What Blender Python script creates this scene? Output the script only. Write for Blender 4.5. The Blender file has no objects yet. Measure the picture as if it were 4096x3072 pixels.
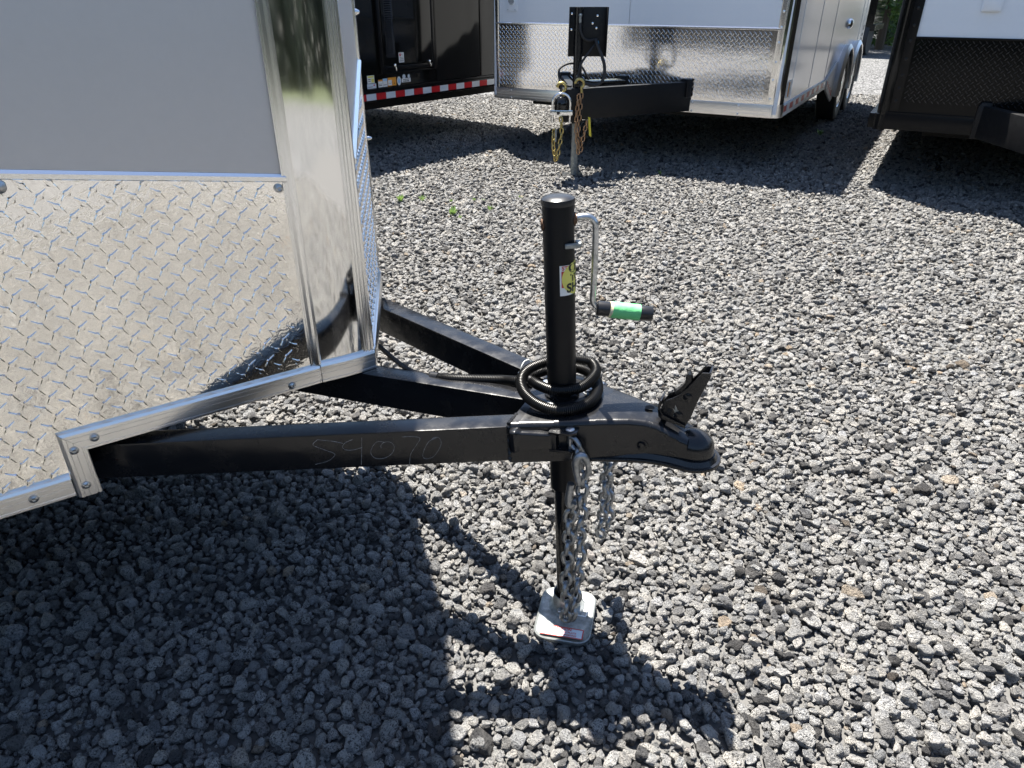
import bpy, bmesh, math, random
import numpy as np
from mathutils import Vector, Matrix, noise
random.seed(7); rng = np.random.default_rng(7)
R = math.radians
sc = bpy.context.scene

# ------------------------------------------------------------------ camera, sky, sun, exposure
cam_d = bpy.data.cameras.new('camera'); cam = bpy.data.objects.new('camera', cam_d)
sc.collection.objects.link(cam); sc.camera = cam
cam.location = (0, 0, 1.25); cam.rotation_euler = (R(90-28.9), 0, 0)
cam_d.sensor_width = 36; cam_d.lens = 24.96; cam_d.clip_end = 400; cam_d.clip_start = .02
SUN = Vector((-.108, .362, 1)).normalized()
el = math.asin(SUN.z); az = math.atan2(SUN.x, SUN.y)
w = bpy.data.worlds.new('World'); sc.world = w; w.use_nodes = True
nt = w.node_tree; bg = nt.nodes['Background']
sky = nt.nodes.new('ShaderNodeTexSky'); sky.sky_type = 'NISHITA'; sky.sun_disc = False
sky.sun_elevation = el; sky.sun_rotation = az; sky.air_density = 1.0; sky.dust_density = .6; sky.ozone_density = 1.4
nt.links.new(sky.outputs[0], bg.inputs[0]); bg.inputs[1].default_value = .058
sd = bpy.data.lights.new('sun', 'SUN'); so = bpy.data.objects.new('sun', sd); sc.collection.objects.link(so)
sd.energy = 5.0; sd.angle = R(.53); sd.color = (1, .95, .87)
so.rotation_euler = (-SUN).to_track_quat('-Z', 'Y').to_euler(); so.location = SUN*30
sc.view_settings.view_transform = 'Standard'; sc.view_settings.look = 'None'
sc.view_settings.exposure = 1.95; sc.view_settings.gamma = 1
sc.view_settings.use_curve_mapping = False
sc.cycles.use_denoising = True
sc.cycles.max_bounces = 8; sc.cycles.glossy_bounces = 5; sc.cycles.caustics_reflective = False

# ------------------------------------------------------------------ materials
MATS = {}
class NT:
    def __init__(s, name):
        s.m = bpy.data.materials.new(name); s.m.use_nodes = True
        s.t = s.m.node_tree; s.b = s.t.nodes['Principled BSDF']; MATS[name] = s.m
        s.tc = s.t.nodes.new('ShaderNodeTexCoord')
    def n(s, kind, **kw):
        x = s.t.nodes.new('ShaderNode'+kind)
        for k, v in kw.items():
            if k in x.inputs: s.set(x, k, v)
            else: setattr(x, k, v)
        return x
    def set(s, node, k, v):
        if hasattr(v, 'links') or isinstance(v, bpy.types.NodeSocket): s.t.links.new(v, node.inputs[k])
        else: node.inputs[k].default_value = v
    def mp(s, scale=(1,1,1), rot=(0,0,0), coord='Object', loc=(0,0,0)):
        m = s.n('Mapping'); s.t.links.new(s.tc.outputs[coord], m.inputs[0])
        m.inputs['Scale'].default_value = scale; m.inputs['Rotation'].default_value = rot; m.inputs['Location'].default_value = loc
        return m.outputs[0]
    def noise(s, scale, detail=3, rough=.5, dist=0, vec=None, lac=2):
        x = s.n('TexNoise'); x.inputs['Scale'].default_value = scale; x.inputs['Detail'].default_value = detail
        x.inputs['Roughness'].default_value = rough; x.inputs['Distortion'].default_value = dist
        s.t.links.new(vec if vec is not None else s.tc.outputs['Object'], x.inputs['Vector']); return x.outputs['Fac']
    def ramp(s, fac, stops, interp='LINEAR'):
        r = s.n('ValToRGB'); s.t.links.new(fac, r.inputs[0]); r.color_ramp.interpolation = interp
        while len(r.color_ramp.elements) < len(stops): r.color_ramp.elements.new(.5)
        for e, (p, c) in zip(r.color_ramp.elements, stops):
            e.position = p; e.color = (c, c, c, 1) if isinstance(c, (int, float)) else (*c, 1)
        return r.outputs[0]
    def math(s, op, a, b=0, clamp=False):
        x = s.n('Math', operation=op); x.use_clamp = clamp
        for i, v in enumerate((a, b)):
            if isinstance(v, bpy.types.NodeSocket): s.t.links.new(v, x.inputs[i])
            else: x.inputs[i].default_value = v
        return x.outputs[0]
    def mix(s, fac, a, b):
        x = s.n('Mix', data_type='RGBA')
        for i, v in ((0, fac), (6, a), (7, b)):
            if isinstance(v, bpy.types.NodeSocket): s.t.links.new(v, x.inputs[i])
            elif i == 0: x.inputs[0].default_value = v
            else: x.inputs[i].default_value = (v, v, v, 1) if isinstance(v, (int, float)) else (*v, 1)
        return x.outputs[2]
    def bump(s, h, strength=.3, dist=.001, normal=None):
        x = s.n('Bump'); s.t.links.new(h, x.inputs['Height']); x.inputs['Strength'].default_value = strength
        x.inputs['Distance'].default_value = dist
        if normal is not None: s.t.links.new(normal, x.inputs['Normal'])
        return x.outputs[0]
    def out(s, color=None, rough=None, metal=None, normal=None, spec=None, coat=None):
        b = s.b
        for k, v in (('Base Color', color), ('Roughness', rough), ('Metallic', metal), ('Normal', normal), ('Specular IOR Level', spec), ('Coat Weight', coat)):
            if v is None: continue
            if isinstance(v, bpy.types.NodeSocket): s.t.links.new(v, b.inputs[k])
            elif k == 'Base Color': b.inputs[k].default_value = (*v, 1) if not isinstance(v, (int, float)) else (v, v, v, 1)
            else: b.inputs[k].default_value = v
        return s.m

def simple(name, col, rough=.5, metal=0, grain=0, bump=0, bscale=200, spec=None, rvar=.0):
    s = NT(name); c = col; nrm = None; r = rough
    if grain:
        f = s.noise(60, 4, .6)
        c = s.mix(f, tuple(x*(1-grain) for x in col), tuple(min(1, x*(1+grain)) for x in col))
    if rvar:
        r = s.math('ADD', s.math('MULTIPLY', s.noise(35, 4, .6), rvar*2), rough-rvar, True)
    if bump: nrm = s.bump(s.noise(bscale, 3, .6), bump, .0006)
    return s.out(c, r, metal, nrm, spec)

# glossy black paint of frames: orange peel, dust specks, faint scuffs
def black_paint(name, base=(.011,.0115,.013), rough=.2, dust=.5):
    s = NT(name)
    peel = s.noise(420, 2, .5); wav = s.noise(28, 3, .5)
    spk = s.ramp(s.noise(900, 2, .7), [(.66, 0), (.78, 1)])
    cloud = s.ramp(s.noise(22, 5, .65), [(.42, 0), (.75, 1)])
    geo = s.n('NewGeometry'); sep = s.n('SeparateXYZ'); s.t.links.new(geo.outputs['Normal'], sep.inputs[0])
    up = s.ramp(sep.outputs[2], [(.5, 0), (.9, 1)])
    d = s.math('MULTIPLY', s.math('ADD', s.math('MULTIPLY', spk, .22), s.math('MULTIPLY', cloud, .07)), s.math('MULTIPLY', up, dust))
    col = s.mix(d, base, (.33,.32,.31))
    ro = s.math('ADD', s.math('MULTIPLY', cloud, .16), rough)
    n1 = s.bump(wav, .35, .002); n2 = s.bump(peel, .12, .0004, n1)
    return s.out(col, ro, 0, n2, .5)
black_paint('black_paint', (.007,.0073,.0085)); black_paint('black_matte', (.007,.0072,.008), .42, .2); MATS['black_matte'].node_tree.nodes['Principled BSDF'].inputs['Specular IOR Level'].default_value = .28
black_paint('jack_black', (.006,.0062,.007), .34, .2); MATS['jack_black'].node_tree.nodes['Principled BSDF'].inputs['Specular IOR Level'].default_value = .22
black_paint('black_gloss', (.005,.0052,.006), .07, .1)
simple('rubber', (.018,.018,.019), .7, 0, .2, .3, 300)
simple('black_plastic', (.013,.013,.014), .32, 0, .2)
simple('black_panel', (.006,.006,.0056), .10, 0, .1, .25, 6, .3)
simple('black_trim', (.006,.006,.0065), .25, 0, .1, .15, 40, .2)
simple('dark_gap', (.006,.006,.006), .8)
simple('grey_panel', (.62,.595,.575), .34, .35, .03, .05, 900, rvar=.04)
simple('white_panel', (.80,.82,.84), .12, 0, .02, .18, 4)
simple('white_plastic', (.78,.80,.82), .4, 0, .02)
simple('white_wire', (.8,.8,.8), .3, 0)
simple('rust', (.12,.06,.03), .7, .2, .4, .4, 300)
simple('red_tape', (.50,.012,.018), .35, 0, .12)
simple('silver_tape', (.62,.66,.70), .3, 0, .06)
simple('green_tape', (.13,.52,.20), .6, 0, .06, .8, 150)
simple('masking_tape', (.55,.50,.34), .6, 0, .06, .5, 200)
simple('sticker_white', (.78,.77,.74), .4); simple('sticker_yellow', (.74,.66,.14), .45); simple('sticker_orange', (.80,.32,.04), .45)
simple('sticker_blue', (.35,.58,.80), .45); simple('sticker_text', (.015,.015,.016), .5); simple('sticker_red', (.55,.05,.04), .5)
simple('tag_yellow', (.75,.62,.05), .5); simple('blue_cap', (.05,.30,.55), .4); simple('chalk', (.45,.45,.44), .9, 0, .5)
simple('amber', (.7,.18,.02), .2); simple('red_lens', (.5,.02,.02), .2)
# metals
def metal(name, base, rough, wav=0, wscale=10, brush=None, spots=0, mt=1):
    s = NT(name); c = base; n = None; r = rough
    if spots:
        f = s.ramp(s.noise(spots, 5, .7), [(.35, 0), (.7, 1)])
        c = s.mix(f, tuple(x*.55 for x in base), base); r = s.math('ADD', s.math('MULTIPLY', f, -.12), rough+.12)
    if brush: n = s.bump(s.noise(1, 4, .6, vec=s.mp(brush)), .25, .0006)
    if wav: n = s.bump(s.noise(wscale, 2, .5), wav, .01, n)
    return s.out(c, r, mt, n)
metal('mirror_aluminium', (.84,.84,.83), .068, .045, 7, (3,3,500) and None)
metal('trim_aluminium', (.88,.88,.87), .20)
metal('rail_aluminium', (.90,.89,.87), .30, .03, 24)
metal('galvanised', (.40,.42,.41), .5, 0, 1, None, 60, .85)
metal('chain_steel', (.40,.42,.44), .34, 0, 1, None, 140, 1)
metal('chrome', (.80,.81,.82), .12, .05, 60)
metal('zinc_handle', (.66,.68,.70), .24, .05, 60, None, 50)
metal('yellow_zinc', (.62,.50,.20), .35, 0, 1, None, 120)
metal('rusty_zinc', (.56,.36,.22), .42, 0, 1, None, 120)
metal('flare_aluminium', (.86,.86,.86), .42)
metal('alloy_rim', (.55,.56,.57), .25, 0, 1)
def diamond(name, base, rough, met=1, swirl=1.0):
    s = NT(name)
    warp = s.n('TexNoise'); warp.inputs['Scale'].default_value = 26; warp.inputs['Detail'].default_value = 2
    s.t.links.new(s.tc.outputs['Object'], warp.inputs['Vector'])
    v = s.n('VectorMath', operation='MULTIPLY_ADD'); s.t.links.new(warp.outputs['Color'], v.inputs[0])
    v.inputs[1].default_value = (.06,.06,.06); s.t.links.new(s.tc.outputs['Object'], v.inputs[2])
    n1 = s.noise(34, 2, .5, 1.8, v.outputs[0]); n0 = s.noise(9, 2, .5)
    b = s.bump(n0, .03*swirl, .02); b = s.bump(n1, .17*swirl, .0018, b)
    return s.out(base, rough, met, b, .5)
diamond('diamond_plate', (.93,.91,.87), .06); diamond('diamond_plate_black', (.005,.005,.005), .1, 0, .7); MATS['diamond_plate_black'].node_tree.nodes['Principled BSDF'].inputs['Specular IOR Level'].default_value = .16; diamond('diamond_plate_far', (.92,.91,.90), .09, 1, .6)
s = NT('tread_black'); s.out((.02,.02,.022), .18, .35, None, .7)
s = NT('conduit'); s.out((.008,.0075,.007), .36, 0, None, .4)
# gravel stone
def stone_mat():
    s = NT('stone')
    oi = s.n('ObjectInfo'); rnd = oi.outputs['Random']
    off = s.n('VectorMath', operation='MULTIPLY_ADD'); cmb = s.n('CombineXYZ')
    for i, k in enumerate((37, 71, 53)): s.t.links.new(s.math('MULTIPLY', rnd, k), cmb.inputs[i])
    off.inputs[1].default_value = (1,1,1); s.t.links.new(s.tc.outputs['Object'], off.inputs[0]); s.t.links.new(cmb.outputs[0], off.inputs[2])
    V = off.outputs[0]
    tone = s.ramp(rnd, [(0,(.09,.088,.09)), (.05,(.16,.158,.16)), (.13,(.30,.298,.30)), (.24,(.42,.42,.42)), (.46,(.55,.548,.545)), (.72,(.64,.635,.625)), (.90,(.74,.72,.69)), (1,(.66,.66,.67))])
    hr = s.n('TexWhiteNoise', noise_dimensions='1D'); s.t.links.new(rnd, hr.inputs['W'])
    tint = s.ramp(hr.outputs['Value'], [(0,(1.0,.80,.60)), (.012,(1.0,.86,.70)), (.020,(1,.97,.92)), (.5,(1,.99,.965)), (.97,(.98,.99,1.0)), (1,(.92,.86,.83))], 'LINEAR')
    m = s.n('Mix', data_type='RGBA', blend_type='MULTIPLY'); m.inputs[0].default_value = 1
    s.t.links.new(tone, m.inputs[6]); s.t.links.new(tint, m.inputs[7])
    # coordinates are in unit-stone space
    fine = s.noise(3.6, 6, .85, .4, V); mid = s.noise(2.4, 4, .6, .2, V)
    c1 = s.mix(s.ramp(fine, [(.41, .05), (.51, 1)]), (0,0,0), m.outputs[2])
    hr2 = s.n('TexWhiteNoise', noise_dimensions='1D'); s.t.links.new(s.math('ADD', rnd, 7.3), hr2.inputs['W'])
    base = s.mix(s.ramp(hr2.outputs['Value'], [(0,.30),(.25,.55),(.6,.85),(1,1)]), m.outputs[2], c1)
    lightspk = s.ramp(s.noise(22, 3, .8, 0, V), [(.58, 0), (.68, 1)])
    base = s.mix(s.math('MULTIPLY', lightspk, .35), base, (.66,.65,.63))
    vor = s.n('TexVoronoi'); vor.inputs['Scale'].default_value = 4.2; s.t.links.new(V, vor.inputs['Vector'])
    pit = s.math('MULTIPLY', s.ramp(vor.outputs['Distance'], [(.20, 1), (.34, 0)]), s.ramp(mid, [(.42, 0), (.55, 1)]))
    base = s.mix(s.math('MULTIPLY', pit, .85), base, (.03,.028,.03))
    h = s.math('SUBTRACT', s.math('ADD', s.math('MULTIPLY', fine, .7), s.math('MULTIPLY', mid, .8)), pit)
    return s.out(base, .82, 0, s.bump(h, .9, .14), .3)
stone_mat()
def ground_mat():
    s = NT('ground_gravel')
    v = s.n('TexVoronoi'); v.inputs['Scale'].default_value = 42; s.t.links.new(s.tc.outputs['Object'], v.inputs['Vector'])
    sep = s.n('SeparateColor'); s.t.links.new(v.outputs['Color'], sep.inputs[0])
    t = s.ramp(sep.outputs[0], [(0,.05),(.25,.12),(.5,.22),(.8,.32),(1,.38)])
    e = s.ramp(v.outputs['Distance'], [(.25, 1), (.62, .25)])
    m = s.n('Mix', data_type='RGBA', blend_type='MULTIPLY'); m.inputs[0].default_value = 1
    s.t.links.new(t, m.inputs[6]); s.t.links.new(e, m.inputs[7])
    return s.out(m.outputs[2], .9, 0, s.bump(s.math('MULTIPLY', v.outputs['Distance'], -1), 1, .012), .2)
ground_mat()
simple('bed', (.10,.098,.095), .95, 0, .4)
s = NT('grass'); s.out(s.mix(s.noise(3, 5), (.045,.06,.025), (.075,.09,.04)), .9)
def leaf_mat(name, a, b):
    s = NT(name); oi = s.n('NewGeometry')
    c = s.mix(oi.outputs['Random Per Island'], a, b)
    s.out(c, .5, 0)
    s.b.inputs['Transmission Weight'].default_value = 0
    tr = s.n('BsdfTranslucent'); s.t.links.new(c, tr.inputs[0])
    mx = s.n('MixShader'); mx.inputs[0].default_value = .28
    s.t.links.new(s.b.outputs[0], mx.inputs[1]); s.t.links.new(tr.outputs[0], mx.inputs[2])
    s.t.links.new(mx.outputs[0], s.t.nodes['Material Output'].inputs[0])
leaf_mat('leaf', (.04,.10,.015), (.13,.22,.03)); leaf_mat('dark_leaf', (.012,.026,.010), (.035,.06,.018)); leaf_mat('wood_leaf', (.007,.012,.007), (.014,.022,.012)); leaf_mat('weed_leaf', (.13,.24,.06), (.26,.36,.11))
simple('bark', (.07,.055,.04), .9, 0, .4, .8, 60)

# ------------------------------------------------------------------ mesh helpers
class MB:
    def __init__(s): s.v = []; s.f = []; s.sm = []
    def add(s, vs, fs, smooth=False):
        k = len(s.v); s.v += [tuple(p) for p in vs]
        for f in fs: s.f.append(tuple(k+i for i in f)); s.sm.append(smooth)
    def box(s, o, a, b, c):   # corner o and three edge vectors
        o, a, b, c = map(Vector, (o, a, b, c)); vs = [o+a*i+b*j+c*k for k in (0,1) for j in (0,1) for i in (0,1)]
        fs = [(0,2,3,1),(4,5,7,6),(0,1,5,4),(2,6,7,3),(0,4,6,2),(1,3,7,5)]
        if a.cross(b).dot(c) < 0: fs = [tuple(reversed(f)) for f in fs]
        s.add(vs, fs)
    def prism(s, pts, d):     # planar outline swept along d
        d = Vector(d); pts = [Vector(p) for p in pts]; n = len(pts)
        nrm = sum(((pts[i]-pts[0]).cross(pts[i+1]-pts[0]) for i in range(1, n-1)), Vector())
        if nrm.dot(d) > 0: pts.reverse()
        s.add(pts+[p+d for p in pts], [tuple(range(n)), tuple(range(2*n-1, n-1, -1))]+[(i+n, (i+1) % n+n, (i+1) % n, i) for i in range(n)])
    def rings(s, rs, caps=True, smooth=True, closed=False):
        n = len(rs[0]); fs = []
        m = len(rs)
        for i in range(m-1 if not closed else m):
            a, b = i*n, ((i+1) % m)*n
            fs += [(a+j, a+(j+1) % n, b+(j+1) % n, b+j) for j in range(n)]
        vs = [p for r in rs for p in r]; s.add(vs, fs, smooth)
        if caps and not closed:
            s.add(rs[0], [tuple(range(n-1, -1, -1))]); s.add(rs[-1], [tuple(range(n))])
    def tube(s, path, r, n=10, caps=True, closed=False, radii=None):
        path = [Vector(p) for p in path]; m = len(path); rs = []; up = None
        for i, p in enumerate(path):
            if closed: t = path[(i+1) % m]-path[i-1]
            else: t = path[min(i+1, m-1)]-path[max(i-1, 0)]
            t.normalize()
            if up is None: up = Vector((0,0,1)) if abs(t.z) < .9 else Vector((1,0,0))
            a = (up-t*up.dot(t)).normalized(); b = t.cross(a); up = a
            rr = radii[i] if radii is not None else r
            rs.append([p+(a*math.cos(q)+b*math.sin(q))*rr for q in (2*math.pi*j/n for j in range(n))])
        s.rings(rs, caps, True, closed)
    def lathe(s, o, ax, prof, n=24, caps=True):   # prof [(r, h)]
        o = Vector(o); ax = Vector(ax).normalized(); a = ax.orthogonal().normalized(); b = ax.cross(a)
        s.rings([[o+ax*h+(a*math.cos(q)+b*math.sin(q))*max(r, 1e-5) for q in (2*math.pi*j/n for j in range(n))] for r, h in prof], caps)
    def build(s, name, mat, parent=None, bevel=0, **props):
        if isinstance(mat, str): mat = MATS[mat]
        me = bpy.data.meshes.new(name)
        off = parent_off(parent)
        me.from_pydata([tuple(Vector(p)-off) for p in s.v], [], s.f); me.materials.append(mat)
        me.polygons.foreach_set('use_smooth', s.sm)
        if bevel:
            bm = bmesh.new(); bm.from_mesh(me); bmesh.ops.remove_doubles(bm, verts=bm.verts, dist=1e-6)
            eds = [e for e in bm.edges if len(e.link_faces) == 2 and e.calc_face_angle(0) > .5]
            bmesh.ops.bevel(bm, geom=eds, offset=bevel, segments=2, profile=.6, affect='EDGES', clamp_overlap=True)
            for f in bm.faces: f.smooth = True
            bm.to_mesh(me); bm.free()
        if bevel or any(s.sm):
            try: me.set_sharp_from_angle(angle=R(38))
            except Exception: pass
        o = bpy.data.objects.new(name, me); sc.collection.objects.link(o)
        if parent is not None: o.parent = parent
        for k, v in props.items(): o[k] = v
        return o
def parent_off(p):
    v = Vector()
    while p is not None: v += p.location; p = p.parent
    return v
def tag(o, label, cat, group=None, kind=None):
    o['label'] = label; o['category'] = cat
    if group: o['group'] = group
    if kind: o['kind'] = kind
    return o
def thing(name, loc, label, cat, group=None):
    o = bpy.data.objects.new(name, None); sc.collection.objects.link(o); o.location = loc; o.empty_display_size = .05
    return tag(o, label, cat, group)
def node(name, loc, parent):     # a part that only gathers its sub-parts
    return None
def catmull(pts, step=.01, closed=False):
    P = [Vector(p) for p in pts]; n = len(P); out = []
    rngk = range(n if closed else n-1)
    for i in rngk:
        p0 = P[(i-1) % n] if (closed or i > 0) else P[0]*2-P[1]
        p1 = P[i]; p2 = P[(i+1) % n]; p3 = P[(i+2) % n] if (closed or i+2 < n) else P[-1]*2-P[-2]
        k = max(1, int((p2-p1).length/step))
        for j in range(k):
            t = j/k
            out.append(.5*((2*p1)+(p2-p0)*t+(2*p0-5*p1+4*p2-p3)*t*t+(3*p1-p0-3*p2+p3)*t**3))
    if not closed: out.append(P[-1])
    return out
class Fr:    # local frame: origin and three axes
    def __init__(s, o, x, y, z): s.o, s.x, s.y, s.z = map(Vector, (o, x, y, z))
    def __call__(s, a, b=0, c=0): return s.o+s.x*a+s.y*b+s.z*c
    def d(s, a, b=0, c=0): return s.x*a+s.y*b+s.z*c
def fbox(mb, F, a0, a1, b0, b1, c0, c1): mb.box(F(a0, b0, c0), F.d(a1-a0), F.d(0, b1-b0), F.d(0, 0, c1-c0))
def text_polys(body, size, bold=0.0, shear=0):
    cu = bpy.data.curves.new('t', 'FONT'); cu.body = body; cu.size = size; cu.align_x = 'CENTER'; cu.align_y = 'CENTER'; cu.offset = bold; cu.shear = shear
    ob = bpy.data.objects.new('t', cu); sc.collection.objects.link(ob); dg = bpy.context.evaluated_depsgraph_get(); dg.update()
    me = ob.evaluated_get(dg).to_mesh(); vs = [tuple(v.co) for v in me.vertices]; fs = [tuple(p.vertices) for p in me.polygons]
    ob.evaluated_get(dg).to_mesh_clear(); bpy.data.objects.remove(ob); bpy.data.curves.remove(cu); return vs, fs
def text_on(mb, body, size, fn, bold=0.0, off=(0, 0), shear=0):
    vs, fs = text_polys(body, size, bold, shear); mb.add([fn(x+off[0], y+off[1]) for x, y, _ in vs], fs)

# diamond-tread lugs; F: x along the sheet, y outward, z up; inside(x,z) keeps a lug
def lugs(F, x0, x1, z0, z1, inside, pitch=.0366, L=.0160, h=.0030, seg=True):
    mb = MB()
    half = [(-1, 0), (-.62, .12), (-.28, .20), (-.12, .33), (0, .37), (.12, .33), (.28, .20), (.62, .12), (1, 0), (.62, -.12), (.28, -.20), (.12, -.33), (0, -.37), (-.12, -.33), (-.28, -.20), (-.62, -.12)] if seg else \
           [(-1, 0), (-.1, .27), (.1, .27), (1, 0), (.1, -.27), (-.1, -.27)]
    n = len(half); i0 = int(x0/pitch)-1; i1 = int(x1/pitch)+2; j0 = int(z0/pitch)-1; j1 = int(z1/pitch)+2
    for i in range(i0, i1):
        for j in range(j0, j1):
            for k in (0, 1):
                cx = (i+.5*k)*pitch; cz = (j+.5*k)*pitch
                if not (x0 < cx < x1 and z0 < cz < z1): continue
                r = inside(cx, cz)
                if not r: continue
                ang = R(-46) if k else R(46)
                ca, sa = math.cos(ang), math.sin(ang)
                def ring(g, hh):
                    out = []
                    for u, v in half:
                        gu = u*L*(1 if g else 1.0); gv = v*L
                        if g:
                            gu *= .90; gv = gv*.62
                        out.append(F(cx+gu*ca-gv*sa, hh, cz+gu*sa+gv*ca))
                    return out
                a, b = ring(0, 0), ring(1, h)
                mb.add(a+b, [tuple(range(n, 2*n))]+[(q, (q+1) % n, (q+1) % n+n, q+n) for q in range(n)])
    # make faces point outward
    return mb
def orient(mb, outward):
    outward = Vector(outward)
    for i, f in enumerate(mb.f):
        if len(f) >= 3:
            a, b, c = (Vector(mb.v[f[k]]) for k in (0, len(f)//3, 2*len(f)//3))
            if (b-a).cross(c-a).dot(outward) < 0: mb.f[i] = tuple(reversed(f))
def screw(p, nrm, parent, r=.0062, mat='trim_aluminium', name='screw'):
    m = MB(); m.lathe(p, nrm, [(r*1.25, 0), (r*1.25, .0008), (r, .0012), (r*.9, .0030), (r*.5, .0042), (r*.42, .0040), (.0001, .0034)], 16)
    return m.build(name, mat, parent)

# ------------------------------------------------------------------ ground and sky setting
g = MB(); g.add([(-150,-150,-.012), (150,-150,-.012), (150,150,-.012), (-150,150,-.012)], [(0,1,2,3)])
ground = g.build('ground', 'ground_gravel'); ground['kind'] = 'structure'; ground['label'] = 'grey crushed gravel yard'

# ------------------------------------------------------------------ gravel of instanced stones
def make_stone(k):
    bm = bmesh.new(); bmesh.ops.create_icosphere(bm, subdivisions=3, radius=1)
    planes = []
    for _ in range(rng.integers(11, 18)):
        d = Vector(rng.normal(size=3)).normalized(); planes.append((d, rng.uniform(.62, 1.0)))
    asp = (1.0, rng.uniform(.68, .95), rng.uniform(.62, .9)); off = Vector(rng.uniform(-50, 50, 3))
    for v in bm.verts:
        d = v.co.normalized(); acc = 0
        for n_, dd in planes:
            c = d.dot(n_)
            if c > .05: acc += (c/dd)**14
        r = (1/acc)**(1/14) if acc > 0 else 1.2
        r = min(r, 1.25)
        r *= 1+.12*noise.noise(d*2.2+off)+.09*noise.noise(d*5+off)+.05*noise.noise(d*11+off)
        v.co = Vector((d.x*asp[0], d.y*asp[1], d.z*asp[2]))*r
    me = bpy.data.meshes.new('stone'); bm.to_mesh(me); bm.free()
    for p in me.polygons: p.use_smooth = True
    me.materials.append(MATS['stone'])
    return bpy.data.objects.new('stone', me)
stones = bpy.data.collections.new('stone_kinds')
for k in range(22): stones.objects.link(make_stone(k))

def dart_tile(T, classes):
    cell = .048; G = {}; pts = []
    nb = int(T/cell)
    for r0, r1, tries, fac in classes:
        for _ in range(tries):
            x, y = random.random()*T, random.random()*T; r = random.uniform(r0, r1); ci, cj = int(x/cell), int(y/cell); ok = True
            for di in (-1,0,1):
                for dj in (-1,0,1):
                    for (px, py, pr_) in G.get(((ci+di) % nb, (cj+dj) % nb), ()):
                        dx = abs(px-x); dy = abs(py-y); dx = min(dx, T-dx); dy = min(dy, T-dy)
                        if dx*dx+dy*dy < (fac*(r+pr_))**2: ok = False; break
                    if not ok: break
                if not ok: break
            if ok: G.setdefault((ci % nb, cj % nb), []).append((x, y, r)); pts.append((x, y, r))
    return np.array(pts)
T = .86
SZ = .69
cls = lambda L_: [(a*SZ, b*SZ, int(n_), f+.05) for a, b, n_, f in L_]
tile = dart_tile(T, cls([(.021,.032,110,.85), (.0155,.021,1500,.80), (.0115,.0155,3000,.80), (.0085,.0115,5200,.80), (.0050,.0085,9000,.76)]))
top = dart_tile(T, cls([(.016,.024,160,1.02), (.007,.016,900,1.02)]))
FOOT = Vector((.118, 1.15, 0))
def scatter(tile, zf, keepfrac=1):
    A = []
    for ti in range(-12, 13):
        for tj in range(-3, 13):
            x = tile[:,0]+ti*T; y = tile[:,1]+tj*T; r = tile[:,2]
            hw = np.maximum(1.3+.86*np.maximum(y, 0), 2.6)
            m = (np.abs(x) < hw) & (y > -2.0) & (y < 10.5) & ~((y > 3.0) & (r < .0058)) & ~((y > 5.5) & (r < .0076))
            if m.any(): A.append(np.stack([x[m], y[m], r[m]], 1))
    A = np.concatenate(A); n = len(A)
    A[:, :2] += rng.uniform(-.0015, .0015, (n, 2))
    r = A[:, 2]; z = r*zf+rng.uniform(-.004, .003, n)
    return np.column_stack([A[:, 0], A[:, 1], z]), r
P1_, r1_ = scatter(tile, .22); P2_, r2_ = scatter(top, .95)
P = np.concatenate([P1_, P2_]); r = np.concatenate([r1_, r2_]); n = len(P)
# stones pressed down under the jack's foot plate
ca, sa = math.cos(R(-13)), math.sin(R(-13))
u = (P[:,0]-FOOT.x)*ca+(P[:,1]-FOOT.y)*sa; v = -(P[:,0]-FOOT.x)*sa+(P[:,1]-FOOT.y)*ca
under = (np.abs(u) < .068) & (np.abs(v) < .082)
P[under, 2] = np.minimum(P[under, 2], .012-r[under]*.9)
bed = MB(); bed.add([(-4,-2,-.008), (4,-2,-.008), (9.8,10.2,-.008), (-9.8,10.2,-.008)], [(0,1,2,3)]); bo = bed.build('gravel_bed', 'bed'); bo['kind'] = 'structure'
me = bpy.data.meshes.new('gravel'); me.vertices.add(n); me.vertices.foreach_set('co', P.ravel())
def attr(name, typ, arr):
    a = me.attributes.new(name, typ, 'POINT'); a.data.foreach_set('vector' if typ == 'FLOAT_VECTOR' else 'value', np.ascontiguousarray(arr).ravel())
rot = np.column_stack([rng.normal(0, .45, n), rng.normal(0, .45, n), rng.uniform(0, 6.28, n)]).astype(np.float32)
scl = (r[:, None]*rng.uniform(.92, 1.12, (n, 3))*1.10).astype(np.float32)
attr('rot', 'FLOAT_VECTOR', rot); attr('scl', 'FLOAT_VECTOR', scl); attr('idx', 'INT', rng.integers(0, 22, n).astype(np.int32))
gravel = bpy.data.objects.new('gravel', me); sc.collection.objects.link(gravel)
tag(gravel, 'loose grey and white crushed stones covering the yard', 'gravel', kind='stuff')
ng = bpy.data.node_groups.new('scatter_stones', 'GeometryNodeTree')
ng.interface.new_socket('Geometry', in_out='INPUT', socket_type='NodeSocketGeometry'); ng.interface.new_socket('Geometry', in_out='OUTPUT', socket_type='NodeSocketGeometry')
gi = ng.nodes.new('NodeGroupInput'); go = ng.nodes.new('NodeGroupOutput')
ci = ng.nodes.new('GeometryNodeCollectionInfo'); ci.inputs[0].default_value = stones; ci.inputs['Separate Children'].default_value = True; ci.inputs['Reset Children'].default_value = True
iop = ng.nodes.new('GeometryNodeInstanceOnPoints'); iop.inputs['Pick Instance'].default_value = True
def na(name, typ):
    q = ng.nodes.new('GeometryNodeInputNamedAttribute'); q.data_type = typ; q.inputs[0].default_value = name; return q.outputs['Attribute']
m2p = ng.nodes.new('GeometryNodeMeshToPoints')
e2r = ng.nodes.new('FunctionNodeEulerToRotation')
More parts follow.
